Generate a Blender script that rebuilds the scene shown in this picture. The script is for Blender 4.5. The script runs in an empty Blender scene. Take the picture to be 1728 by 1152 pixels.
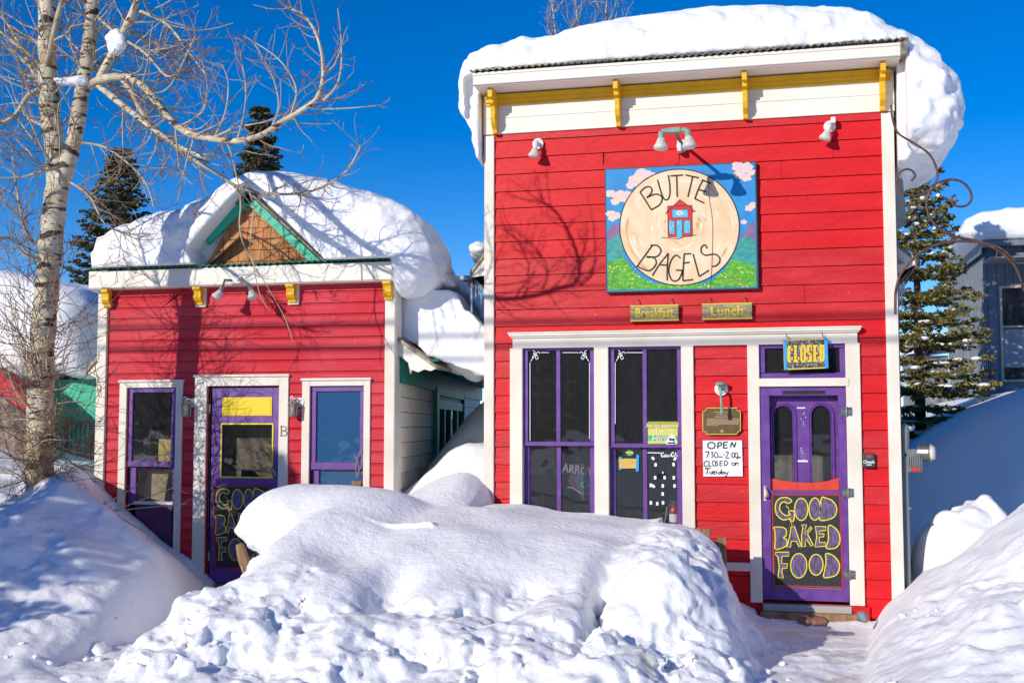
import bpy, math, random
import numpy as np
from mathutils import Vector, Matrix
# ------------------------------------------------------------------ camera, sky, sun, exposure
sc = bpy.context.scene
FPX, PSI, PIT, EYE, DIST = 2000.0, math.radians(13.5), math.radians(4.06), 1.7, 11.856
cd = bpy.data.cameras.new("camera"); cam = bpy.data.objects.new("camera", cd)
sc.collection.objects.link(cam); sc.camera = cam
cd.sensor_width = 36; cd.lens = 36 * FPX / 1728; cd.clip_end = 3000; cd.clip_start = .05
cam.location = (0, -DIST, EYE); cam.rotation_euler = (math.pi / 2 + PIT, 0, PSI)
SUN = Vector((.56, 1, -.43)).normalized()              # the way the sunlight travels
sun_el = math.asin(-SUN.z); sun_az = math.atan2(-SUN.x, -SUN.y)
w = bpy.data.worlds.new("World"); sc.world = w; w.use_nodes = True
nt = w.node_tree; nt.nodes.clear()
sky = nt.nodes.new("ShaderNodeTexSky"); sky.sky_type = 'NISHITA'; sky.sun_disc = False
sky.sun_elevation = sun_el; sky.sun_rotation = sun_az
sky.altitude = 2700; sky.air_density = 1.0; sky.dust_density = .05; sky.ozone_density = 2.5
hs = nt.nodes.new("ShaderNodeHueSaturation"); hs.inputs['Saturation'].default_value = 1.45; hs.inputs['Value'].default_value = .93; hs.inputs['Hue'].default_value = .512
bg = nt.nodes.new("ShaderNodeBackground"); bg.inputs[1].default_value = .15
wo = nt.nodes.new("ShaderNodeOutputWorld")
nt.links.new(sky.outputs[0], hs.inputs['Color']); nt.links.new(hs.outputs[0], bg.inputs[0]); nt.links.new(bg.outputs[0], wo.inputs[0])
sl = bpy.data.lights.new("sun", 'SUN'); sl.energy = 3.8; sl.angle = math.radians(.53); sl.color = (1, .93, .81)
so = bpy.data.objects.new("sun", sl); sc.collection.objects.link(so)
so.rotation_euler = SUN.to_track_quat('-Z', 'Y').to_euler()
sc.view_settings.view_transform = 'Standard'; sc.view_settings.look = 'None'
sc.view_settings.exposure = .06; sc.view_settings.gamma = 1; sc.view_settings.use_curve_mapping = False
# ------------------------------------------------------------------ helpers
fw = np.array([-math.sin(PSI)*math.cos(PIT), math.cos(PSI)*math.cos(PIT), math.sin(PIT)])
rt = np.array([math.cos(PSI), math.sin(PSI), 0.]); upv = np.cross(rt, fw); CAM = np.array([0, -DIST, EYE])
def at(px, py, Y=0.):                                  # where a sight line meets the vertical plane y = Y
    r = fw + rt*(px-864)/FPX + upv*(576-py)/FPX
    return CAM + r*((Y-CAM[1])/r[1])
def R(px0, px1, py0, py1, Y=0.):                       # a rectangle measured on the plane y = Y
    mx, my = (px0+px1)/2, (py0+py1)/2
    return at(px0, my, Y)[0], at(px1, my, Y)[0], at(mx, py1, Y)[2], at(mx, py0, Y)[2]
rnd = random.Random(7); rng = np.random.default_rng(5)
COL = sc.collection
def tagit(o, label=None, cat=None, group=None, kind=None):
    if label: o['label'] = label
    if cat: o['category'] = cat
    if group: o['group'] = group
    if kind: o['kind'] = kind
    return o
def thing(name, loc, label, cat, group=None):
    o = bpy.data.objects.new(name, None); COL.objects.link(o); o.location = loc; o.empty_display_size = .1
    return tagit(o, label, cat, group)
def wloc(o):
    l = Vector(o.location)
    while o.parent: o = o.parent; l += Vector(o.location)
    return l
class MB:
    def __init__(s): s.v = []; s.f = []; s.m = []; s.n = 0
    def add(s, v, f, m=0):
        v = np.asarray(v, float).reshape(-1, 3); s.v.append(v)
        s.f += [tuple(i+s.n for i in q) for q in f]; s.m += [m]*len(f); s.n += len(v); return s
    def box(s, x0, x1, y0, y1, z0, z1, m=0):
        if x0 > x1: x0, x1 = x1, x0
        if y0 > y1: y0, y1 = y1, y0
        if z0 > z1: z0, z1 = z1, z0
        v = [(x0,y0,z0),(x1,y0,z0),(x1,y1,z0),(x0,y1,z0),(x0,y0,z1),(x1,y0,z1),(x1,y1,z1),(x0,y1,z1)]
        return s.add(v, [(0,3,2,1),(4,5,6,7),(0,1,5,4),(1,2,6,5),(2,3,7,6),(3,0,4,7)], m)
    def prism(s, poly, y0, y1, m=0):                   # polygon in x,z pushed along y
        n = len(poly); a = 0
        for i in range(n):
            x1, z1 = poly[i]; x2, z2 = poly[(i+1) % n]; a += x1*z2-x2*z1
        if a < 0: poly = poly[::-1]
        v = [(x, y0, z) for x, z in poly]+[(x, y1, z) for x, z in poly]
        f = [tuple(range(n)), tuple(range(2*n-1, n-1, -1))]+[(i, i+n, (i+1) % n+n, (i+1) % n) for i in range(n)]
        return s.add(v, f, m)
    def prismx(s, poly, x0, x1, m=0):                  # polygon in y,z pushed along x
        n = len(poly); v = [(x0, y, z) for y, z in poly]+[(x1, y, z) for y, z in poly]
        f = [tuple(range(n)), tuple(range(2*n-1, n-1, -1))]+[(i, i+n, (i+1) % n+n, (i+1) % n) for i in range(n)]
        return s.add(v, f, m)
    def tube(s, pts, rad, k=6, m=0, cap=True):
        P = np.asarray(pts, float); n = len(P)
        rad = np.full(n, rad) if np.isscalar(rad) else np.asarray(rad, float)
        T = np.zeros_like(P); T[1:-1] = P[2:]-P[:-2]; T[0] = P[1]-P[0]; T[-1] = P[-1]-P[-2]
        T /= np.linalg.norm(T, axis=1)[:, None]+1e-9
        a = np.array([0, 0, 1.]) if abs(T[0][2]) < .9 else np.array([1., 0, 0])
        N = np.cross(T[0], a); N /= np.linalg.norm(N); v = []; an = np.arange(k)*2*math.pi/k
        for i in range(n):
            N = N-T[i]*(N@T[i]); N /= np.linalg.norm(N)+1e-9; B = np.cross(T[i], N)
            v.append(P[i]+rad[i]*(np.cos(an)[:, None]*N+np.sin(an)[:, None]*B))
        f = [(i*k+j, i*k+(j+1) % k, (i+1)*k+(j+1) % k, (i+1)*k+j) for i in range(n-1) for j in range(k)]
        if cap: f += [tuple(range(k-1, -1, -1)), tuple((n-1)*k+j for j in range(k))]
        return s.add(np.concatenate(v), f, m)
    def cyl(s, a, b, r, k=16, m=0, r2=None): return s.tube([a, b], [r, r if r2 is None else r2], k, m)
    def ball(s, c, r, m=0, nu=12, nv=8, top=False):
        c = np.array(c, float); r = np.array([r]*3 if np.isscalar(r) else r, float); v = [c+r*[0, 0, 1]]
        for i in range(1, nv):
            t = math.pi*i/nv
            v += [c+r*[math.sin(t)*math.cos(2*math.pi*j/nu), math.sin(t)*math.sin(2*math.pi*j/nu), math.cos(t)] for j in range(nu)]
        v.append(c-r*[0, 0, 1]); L = len(v)-1
        f = [(0, 1+j, 1+(j+1) % nu) for j in range(nu)]
        f += [(1+i*nu+j, 1+(i+1)*nu+j, 1+(i+1)*nu+(j+1) % nu, 1+i*nu+(j+1) % nu) for i in range(nv-2) for j in range(nu)]
        f += [(L, 1+(nv-2)*nu+(j+1) % nu, 1+(nv-2)*nu+j) for j in range(nu)]
        return s.add(v, f, m)
    def ribbon(s, pts, wd, y, m=0, closed=False, th=.0015):   # a painted stroke lying on the plane y
        P = np.asarray(pts, float); n = len(P)
        if not closed and n > 2:                       # square off sharp corners instead of mitring them
            d = np.diff(P, axis=0); d /= np.linalg.norm(d, axis=1)[:, None]+1e-9; k = [i+1 for i in range(n-2) if d[i]@d[i+1] < .6]
            if k:
                for a, b in zip([0]+k, k+[n-1]): s.ribbon(P[a:b+1], wd, y, m)
                return s
        if closed: T = np.roll(P, -1, 0)-np.roll(P, 1, 0)
        else:
            T = np.zeros_like(P); T[1:-1] = P[2:]-P[:-2]; T[0] = P[1]-P[0]; T[-1] = P[-1]-P[-2]
        T /= np.linalg.norm(T, axis=1)[:, None]+1e-9; N = np.stack([-T[:, 1], T[:, 0]], 1)*wd/2
        A = P+N; B = P-N
        v = [(x, y, z) for x, z in A]+[(x, y, z) for x, z in B]
        f = [(i, (i+1) % n, (i+1) % n+n, i+n) for i in range(n if closed else n-1)]
        return s.add(v, f, m)
    def build(s, name, mats, parent=None, loc=None, smooth=False, bevel=0, label=None, cat=None, group=None, kind=None):
        me = bpy.data.meshes.new(name); o = bpy.data.objects.new(name, me); COL.objects.link(o)
        V = np.concatenate(s.v)
        if parent is not None: V = V-np.array(wloc(parent)); o.parent = parent
        if loc is not None:
            o.location = loc; V = V-np.array(loc)
        me.from_pydata(V.tolist(), [], s.f)
        for mt in (mats if isinstance(mats, (list, tuple)) else [mats]): me.materials.append(mt)
        me.polygons.foreach_set('material_index', s.m)
        if smooth: me.polygons.foreach_set('use_smooth', [True]*len(s.f))
        me.update()
        if bevel:
            b = o.modifiers.new('bevel', 'BEVEL'); b.width = bevel; b.segments = 2; b.limit_method = 'ANGLE'
        return tagit(o, label, cat, group, kind)
def smoothpts(pts, k=6, closed=False):
    P = [np.asarray(p, float) for p in pts]; n = len(P); out = []
    for i in range(n if closed else n-1):
        if closed: a, b, c, d = P[(i-1) % n], P[i], P[(i+1) % n], P[(i+2) % n]
        else: a, b, c, d = P[max(i-1, 0)], P[i], P[i+1], P[min(i+2, n-1)]
        for t in np.arange(k)/k:
            out.append(.5*((2*b)+(-a+c)*t+(2*a-5*b+4*c-d)*t*t+(-a+3*b-3*c+d)*t**3))
    if not closed: out.append(P[-1])
    return np.array(out)
def ellp(cx, cy, rx, ry, k=28): return [(cx+rx*math.cos(2*math.pi*i/k), cy+ry*math.sin(2*math.pi*i/k)) for i in range(k)]
# ---- noise and implicit surfaces for the snow
perm = rng.permutation(256); perm = np.concatenate([perm, perm, perm]); G = rng.normal(size=(256, 3)); G /= np.linalg.norm(G, axis=1)[:, None]
def pn(x, y, z):
    xi, yi, zi = np.floor(x).astype(int), np.floor(y).astype(int), np.floor(z).astype(int)
    xf, yf, zf = x-xi, y-yi, z-zi; u, v, w_ = [t*t*t*(t*(t*6-15)+10) for t in (xf, yf, zf)]; r = 0
    for a in (0, 1):
        for b in (0, 1):
            for c in (0, 1):
                g = G[perm[perm[perm[(xi+a) & 255]+((yi+b) & 255)]+((zi+c) & 255)]]
                wt = (u if a else 1-u)*(v if b else 1-v)*(w_ if c else 1-w_)
                r = r+wt*(g[..., 0]*(xf-a)+g[..., 1]*(yf-b)+g[..., 2]*(zf-c))
    return r*1.5
def fbm(x, y, z, f, o=3, g=.5):
    r = 0; a = 1
    for i in range(o): r = r+a*pn(x*f+i*17.3, y*f+i*5.1, z*f+i*9.7); f *= 2.03; a *= g
    return r
def ss(a, b, x): t = np.clip((x-a)/(b-a), 0, 1); return t*t*(3-2*t)
def smin(a, b, k): h = np.clip(.5+.5*(b-a)/k, 0, 1); return b*(1-h)+a*h-k*h*(1-h)
def ell(X, Y, Z, c, r):
    px, py, pz = X-c[0], Y-c[1], Z-c[2]
    k0 = np.sqrt((px/r[0])**2+(py/r[1])**2+(pz/r[2])**2); k1 = np.sqrt((px/r[0]**2)**2+(py/r[1]**2)**2+(pz/r[2]**2)**2)+1e-6
    return k0*(k0-1)/k1
def boxd(X, Y, Z, x0, x1, y0, y1, z0, z1):
    qx = np.abs(X-(x0+x1)/2)-(x1-x0)/2; qy = np.abs(Y-(y0+y1)/2)-(y1-y0)/2; qz = np.abs(Z-(z0+z1)/2)-(z1-z0)/2
    return np.minimum(np.maximum(qx, np.maximum(qy, qz)), 0)+np.sqrt(np.maximum(qx, 0)**2+np.maximum(qy, 0)**2+np.maximum(qz, 0)**2)
def polyd(X, Z, poly):                                  # signed distance to a polygon in x,z
    P = np.asarray(poly, float); d = np.full(X.shape, 1e9); s = np.ones(X.shape); n = len(P); j = n-1
    for i in range(n):
        ex, ez = P[j]-P[i]; wx, wz = X-P[i][0], Z-P[i][1]
        t = np.clip((wx*ex+wz*ez)/(ex*ex+ez*ez), 0, 1); d = np.minimum(d, (wx-ex*t)**2+(wz-ez*t)**2)
        c1 = Z >= P[i][1]; c2 = Z < P[j][1]; c3 = ex*wz > ez*wx
        s = np.where((c1 & c2 & c3) | (~c1 & ~c2 & ~c3), -s, s); j = i
    return s*np.sqrt(d)
def grid(lo, hi, h):
    ax = [np.arange(lo[i], hi[i]+h, h) for i in range(3)]
    return np.meshgrid(*ax, indexing='ij')
def surf(F, lo, h):
    F = np.pad(F, 1, constant_values=1.0); lo = np.array(lo)-h; S = F < 0; nx, ny, nz = F.shape
    acc = np.zeros((nx-1, ny-1, nz-1, 3)); cnt = np.zeros((nx-1, ny-1, nz-1))
    sh = (nx-1, ny-1, nz-1); cor = lambda A, o: A[o[0]:o[0]+sh[0], o[1]:o[1]+sh[1], o[2]:o[2]+sh[2]]
    for ax in range(3):
        for p in (0, 1):
            for q in (0, 1):
                o = [0, 0, 0]; o[(ax+1) % 3] = p; o[(ax+2) % 3] = q; o2 = list(o); o2[ax] = 1
                a, b = cor(F, o), cor(F, o2); mk = (a < 0) != (b < 0)
                t = np.where(mk, a/np.where(mk, a-b, 1), 0)
                for d in range(3): acc[..., d] += np.where(mk, o[d] if d != ax else t, 0)
                cnt += mk
    act = cnt > 0; idx = -np.ones(sh, int); idx[act] = np.arange(act.sum())
    ijk = np.argwhere(act); V = (ijk+acc[act]/cnt[act][:, None])*h+lo; faces = []
    for ax in range(3):
        b, c = (ax+1) % 3, (ax+2) % 3
        s0 = [slice(1, -1)]*3; s0[ax] = slice(0, -1); s1 = [slice(1, -1)]*3; s1[ax] = slice(1, None)
        A, B = S[tuple(s0)], S[tuple(s1)]
        e = np.argwhere(A != B); off = np.array([1, 1, 1]); off[ax] = 0; g = e+off; inn = A[tuple(e.T)]
        q = []
        for (db, dc) in ((1, 1), (0, 1), (0, 0), (1, 0)):
            gg = g.copy(); gg[:, b] -= db; gg[:, c] -= dc; q.append(idx[tuple(gg.T)])
        q = np.stack(q, 1); q[~inn] = q[~inn][:, ::-1]; faces.append(q)
    return V, np.concatenate(faces)
def npmesh(name, V, Fq, mat, loc=None, parent=None, smooth=True, **tags):
    me = bpy.data.meshes.new(name); V = np.asarray(V, float)
    o = bpy.data.objects.new(name, me); COL.objects.link(o)
    if loc is not None: o.location = loc; V = V-np.array(loc)
    if parent is not None: o.parent = parent; V = V-np.array(wloc(parent))
    Fq = np.asarray(Fq); n, k = Fq.shape
    me.vertices.add(len(V)); me.vertices.foreach_set('co', V.ravel()); me.loops.add(n*k); me.loops.foreach_set('vertex_index', Fq.ravel())
    me.polygons.add(n); me.polygons.foreach_set('loop_start', np.arange(n)*k); me.polygons.foreach_set('loop_total', np.full(n, k))
    me.update(calc_edges=True)
    if smooth: me.polygons.foreach_set('use_smooth', np.ones(n, bool))
    for m_ in (mat if isinstance(mat, list) else [mat]): me.materials.append(m_)
    return tagit(o, **tags)
# ------------------------------------------------------------------ materials
def mat(name, col, rough=.6, col2=None, vscale=3., vlo=.4, vhi=.65, stretch=(1, 1, 1), bump=0., bscale=40., bstretch=None,
        chip=None, chipamt=.7, chipscale=25., spec=.4, metal=0., sss=0., coat=0., detail=4, brough=.5):
    m = bpy.data.materials.new(name); m.use_nodes = True; t = m.node_tree; N = t.nodes; L = t.links; b = N['Principled BSDF']
    b.inputs['Roughness'].default_value = rough; b.inputs['Specular IOR Level'].default_value = spec; b.inputs['Metallic'].default_value = metal
    b.inputs['Coat Weight'].default_value = coat; b.inputs['Coat Roughness'].default_value = .15
    b.inputs['Base Color'].default_value = (*col, 1)
    tc = N.new('ShaderNodeTexCoord')
    def noise(scale, st, det=detail):
        mp = N.new('ShaderNodeMapping'); mp.inputs['Scale'].default_value = st; L.new(tc.outputs['Object'], mp.inputs[0])
        n = N.new('ShaderNodeTexNoise'); n.inputs['Scale'].default_value = scale; n.inputs['Detail'].default_value = det; L.new(mp.outputs[0], n.inputs[0]); return n.outputs[0]
    def ramp(src, a, c):
        r = N.new('ShaderNodeMapRange'); r.inputs[1].default_value = a; r.inputs[2].default_value = c; L.new(src, r.inputs[0]); return r.outputs[0]
    out = None
    if col2:
        mx = N.new('ShaderNodeMix'); mx.data_type = 'RGBA'; mx.inputs[6].default_value = (*col, 1); mx.inputs[7].default_value = (*col2, 1)
        L.new(ramp(noise(vscale, stretch), vlo, vhi), mx.inputs[0]); out = mx.outputs[2]
    if chip:
        mx = N.new('ShaderNodeMix'); mx.data_type = 'RGBA'; mx.inputs[6].default_value = (*col, 1); mx.inputs[7].default_value = (*chip, 1)
        if out: L.new(out, mx.inputs[6])
        L.new(ramp(noise(chipscale, stretch, 6), chipamt, chipamt+.02), mx.inputs[0]); out = mx.outputs[2]
    if out: L.new(out, b.inputs['Base Color'])
    if bump:
        bp = N.new('ShaderNodeBump'); bp.inputs['Strength'].default_value = 1; bp.inputs['Distance'].default_value = bump
        nb = noise(bscale, bstretch or stretch, 9 if brough > .5 else 5); nb.node.inputs['Roughness'].default_value = brough; L.new(nb, bp.inputs['Height']); L.new(bp.outputs[0], b.inputs['Normal'])
    if sss:
        b.inputs['Subsurface Weight'].default_value = sss; b.inputs['Subsurface Radius'].default_value = (.06, .07, .08); b.inputs['Subsurface Scale'].default_value = .5
    return m
WX = (.15, 1, 1); WZ = (1, 1, .1)
M = {}
M['red'] = mat('red_paint', (.60, .003, .008), .5, (.66, .008, .013), 4, stretch=(.3, 1, 1.5), bump=.006, bscale=22, bstretch=(.35, 1, 1.6), chip=(.80, .42, .38), chipamt=.745, chipscale=85, spec=.25)  # pale flecks: paint chips plus sun glints painted into the colour
M['red2'] = mat('worn_red_paint', (.51, .005, .010), .5, (.60, .018, .023), 5, stretch=(.3, 1, 1.5), bump=.007, bscale=22, bstretch=(.35, 1, 1.6), chip=(.80, .42, .38), chipamt=.72, chipscale=70, spec=.3)  # flecks again mix worn chips with painted-in glints
M['faded2'] = mat('more_faded_red_paint', (.60, .055, .075), .6, (.54, .025, .04), 3, stretch=(.4, 1, 1.2), bump=.005, bscale=30, bstretch=(.2, 1, 2), chip=(.78, .5, .45), chipamt=.73, chipscale=45, spec=.2)
M['faded'] = mat('faded_red_paint', (.56, .02, .035), .6, (.62, .06, .08), 2.2, stretch=(.4, 1, 1.2), bump=.004, bscale=30, bstretch=(.2, 1, 2), chip=(.75, .45, .42), chipamt=.755, chipscale=45, spec=.2)
M['white'] = mat('cream_paint', (.80, .74, .63), .55, (.72, .65, .53), 5, stretch=(.7, .7, .5), bump=.0015, bscale=50, bstretch=(1, 1, .3), chip=(.28, .22, .16), chipamt=.775, chipscale=50)
M['whiteh'] = mat('cream_paint_boards', (.82, .77, .67), .55, (.75, .70, .60), 4, stretch=WX, bump=.0015, bscale=40, bstretch=WX)
M['purple'] = mat('purple_paint', (.115, .032, .235), .42, (.155, .055, .28), 9, bump=.0012, bscale=60, bstretch=(1, 1, .4), chip=(.55, .45, .5), chipamt=.765, chipscale=55, spec=.5)
M['yellow'] = mat('yellow_paint', (.80, .46, .008), .5, (.72, .40, .01), 8)
M['green'] = mat('green_trim_paint', (.02, .42, .26), .5, (.04, .5, .33), 8, chip=(.6, .6, .5), chipamt=.74)
M['dgreen'] = mat('dark_green_trim_paint', (.01, .20, .12), .5, (.015, .25, .16), 6)
M['beige'] = mat('pinkish_beige_siding', (.88, .76, .64), .6, (.80, .69, .58), 3, stretch=WX, bump=.001)
M['snow'] = mat('snow', (.94, .94, .945), .75, (.91, .915, .93), 1.5, bump=.016, bscale=15, brough=.62, spec=.2, sss=.25, detail=8)
M['galv'] = mat('galvanised_sheet', (.30, .26, .18), .45, (.14, .12, .09), 20, metal=.4, bump=.001)
M['shingle'] = mat('cedar_shingle', (.56, .25, .09), .75, (.40, .16, .055), 12, stretch=(1, 1, .2), bump=.003, bscale=60, bstretch=(1, 1, .1))
M['black'] = mat('black_board', (.018, .020, .024), .55, (.03, .034, .04), 30, chip=(.08, .14, .13), chipamt=.74, chipscale=90)
M['ink'] = mat('black_paint', (.012, .011, .015), .6)
M['redline'] = mat('bright_red_line', (.62, .02, .02), .5)
M['orange'] = mat('orange_red_paint', (.70, .06, .03), .45, (.6, .04, .03), 8)
M['yline'] = mat('yellow_line_paint', (.85, .72, .02), .5)
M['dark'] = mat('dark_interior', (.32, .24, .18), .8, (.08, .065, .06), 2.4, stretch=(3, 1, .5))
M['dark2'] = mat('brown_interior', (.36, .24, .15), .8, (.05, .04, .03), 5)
M['card'] = mat('cardboard', (.50, .36, .20), .8, (.44, .31, .17), 6)
M['bark'] = None
M['twig'] = mat('pale_twig', (.42, .31, .19), .7, (.24, .15, .09), 5)
M['bud'] = mat('reddish_twig', (.16, .06, .045), .7, (.30, .20, .11), 6)
M['needle'] = mat('spruce_needles', (.15, .14, .03), .6, (.26, .21, .05), 4, vlo=.38, vhi=.66)
M['needled'] = mat('dark_spruce_needles', (.055, .068, .028), .6, (.10, .095, .04), 3)
M['wood'] = mat('weathered_wood', (.34, .20, .10), .7, (.20, .11, .05), 9, stretch=(1, 1, .12), bump=.002, bscale=60, bstretch=(1, 1, .1))
M['greywood'] = mat('grey_wood', (.27, .25, .22), .8, (.17, .155, .14), 6, stretch=(.2, .2, 1), bump=.002)
M['slate'] = mat('slate_blue_siding', (.16, .19, .225), .6, (.21, .24, .27), 4, stretch=(1, 1, .15), bump=.001)
M['iron'] = mat('rusty_iron', (.10, .055, .045), .5, (.17, .09, .06), 30, metal=.5, bump=.001, bscale=120)
M['steel'] = mat('steel', (.30, .30, .29), .35, (.2, .2, .2), 20, metal=.8)
M['porc'] = mat('white_porcelain', (.72, .72, .70), .35)
M['bulb'] = mat('bulb_glass', (.62, .58, .50), .12, (.7, .68, .6), 30, spec=.8)
M['patina'] = mat('green_patina', (.18, .32, .25), .6, (.30, .38, .32), 30)
M['bronze'] = mat('bronze_plaque', (.13, .085, .03), .4, (.17, .11, .045), 40, metal=.35)
M['brass'] = mat('bronze_letters', (.45, .33, .2), .5)
M['pinkink'] = mat('pale_letter_paint', (.85, .62, .45), .5)
M['paper'] = mat('white_board', (.84, .85, .86), .5, (.79, .81, .83), 12)
M['tape'] = mat('blue_tape', (.02, .33, .70), .6)
M['worny'] = mat('worn_sign_board', (.42, .34, .12), .75, (.20, .19, .13), 42, vlo=.42, vhi=.58, stretch=(.35, 1, 1.4), chip=(.10, .12, .10), chipamt=.62, chipscale=45)
M['sign_y'] = mat('worn_yellow_letters', (.85, .56, .03), .6, (.68, .50, .08), 40)
M['stone'] = mat('red_sandstone', (.20, .085, .06), .85, (.30, .16, .12), 14, bump=.01, bscale=30)
M['nail'] = mat('nail_head', (.30, .05, .04), .5)
M['pvc'] = mat('grey_conduit', (.19, .205, .22), .5)
M['meter'] = mat('meter_grey', (.13, .145, .145), .45, (.2, .21, .21), 20)
M['ext'] = mat('extinguisher_red', (.55, .02, .015), .3, spec=.6)
M['bluewood'] = mat('blue_grey_paint', (.30, .38, .44), .6, (.42, .38, .30), 12, stretch=WX)
M['leaf'] = mat('dry_leaves', (.28, .14, .05), .8, (.42, .24, .09), 20)
M['straw'] = mat('dry_stems', (.24, .16, .08), .8, (.40, .29, .15), 12)
M['concrete'] = mat('grey_wall', (.3, .3, .3), .8)
# glass: a thin clear sheet with a fresnel sheen
def glass(name, tint=(.9, .93, .95), haze=0., hcol=(.1, .2, .4)):
    m = bpy.data.materials.new(name); m.use_nodes = True; t = m.node_tree; N = t.nodes; L = t.links; N.clear()
    o = N.new('ShaderNodeOutputMaterial'); tr = N.new('ShaderNodeBsdfTransparent'); tr.inputs[0].default_value = (*tint, 1)
    gl = N.new('ShaderNodeBsdfGlossy'); gl.inputs['Roughness'].default_value = .01; fr = N.new('ShaderNodeFresnel'); fr.inputs[0].default_value = 1.5
    mx = N.new('ShaderNodeMixShader'); src = tr.outputs[0]
    df = N.new('ShaderNodeBsdfDiffuse'); df.inputs[0].default_value = (*hcol, 1); m2 = N.new('ShaderNodeMixShader')
    tc = N.new('ShaderNodeTexCoord'); n = N.new('ShaderNodeTexNoise'); n.inputs['Scale'].default_value = 110; n.inputs['Detail'].default_value = 3; L.new(tc.outputs['Object'], n.inputs[0])
    mr = N.new('ShaderNodeMapRange'); mr.inputs[1].default_value = .60; mr.inputs[2].default_value = .78; mr.inputs[3].default_value = haze; mr.inputs[4].default_value = haze+.025
    L.new(n.outputs[0], mr.inputs[0]); L.new(mr.outputs[0], m2.inputs[0]); L.new(src, m2.inputs[1]); L.new(df.outputs[0], m2.inputs[2])
    nb = N.new('ShaderNodeTexNoise'); nb.inputs['Scale'].default_value = 2.2; L.new(tc.outputs['Object'], nb.inputs[0])
    bp = N.new('ShaderNodeBump'); bp.inputs['Distance'].default_value = .006; L.new(nb.outputs[0], bp.inputs['Height']); L.new(bp.outputs[0], gl.inputs['Normal'])
    L.new(fr.outputs[0], mx.inputs[0]); L.new(m2.outputs[0], mx.inputs[1]); L.new(gl.outputs[0], mx.inputs[2]); L.new(mx.outputs[0], o.inputs[0]); return m
M['brass2'] = mat('lantern_metal', (.30, .25, .16), .45, (.4, .36, .28), 20, metal=.4)
M['iron2'] = mat('old_metal', (.20, .19, .17), .35, (.3, .29, .27), 20, metal=.6)
M['yline2'] = mat('bright_yellow_paint', (.86, .60, .01), .5)
M['lglass'] = glass('lantern_glass', (.9, .9, .85), haze=.25, hcol=(.7, .68, .6))
M['glass'] = glass('window_glass', haze=.02, hcol=(.5, .5, .5))
M['blueglass'] = glass('blue_tinted_glass', (.35, .5, .7), haze=.78, hcol=(.035, .12, .27))  # blue tint mixed with an opaque dark blue diffuse colour
def icem():
    m = bpy.data.materials.new('ice'); m.use_nodes = True; b = m.node_tree.nodes['Principled BSDF']
    b.inputs['Base Color'].default_value = (.85, .9, .95, 1); b.inputs['Roughness'].default_value = .12; b.inputs['Transmission Weight'].default_value = .75; b.inputs['IOR'].default_value = 1.31; return m
M['ice'] = icem()
def barkm():
    m = mat('aspen_bark', (.66, .58, .42), .7, (.44, .36, .24), 4, bump=.004, bscale=30)
    N = m.node_tree.nodes; L = m.node_tree.links; b = N['Principled BSDF']; src = b.inputs['Base Color'].links[0].from_socket
    tc = N.new('ShaderNodeTexCoord')
    def lay(scale, st, a, c, src, col):
        mp = N.new('ShaderNodeMapping'); mp.inputs['Scale'].default_value = st; L.new(tc.outputs['Object'], mp.inputs[0])
        n = N.new('ShaderNodeTexNoise'); n.inputs['Scale'].default_value = scale; n.inputs['Detail'].default_value = 5; L.new(mp.outputs[0], n.inputs[0])
        r = N.new('ShaderNodeMapRange'); r.inputs[1].default_value = a; r.inputs[2].default_value = c; L.new(n.outputs[0], r.inputs[0])
        mx = N.new('ShaderNodeMix'); mx.data_type = 'RGBA'; mx.inputs[7].default_value = (*col, 1); L.new(src, mx.inputs[6]); L.new(r.outputs[0], mx.inputs[0]); return mx.outputs[2]
    src = lay(4.2, (1, 1, 3.2), .56, .62, src, (.045, .035, .03)); src = lay(9, (1, 1, 4), .60, .64, src, (.07, .05, .035)); src = lay(22, (.5, .5, 5), .66, .70, src, (.06, .045, .035))
    L.new(src, b.inputs['Base Color']); return m
M['bark'] = barkm()
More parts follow.
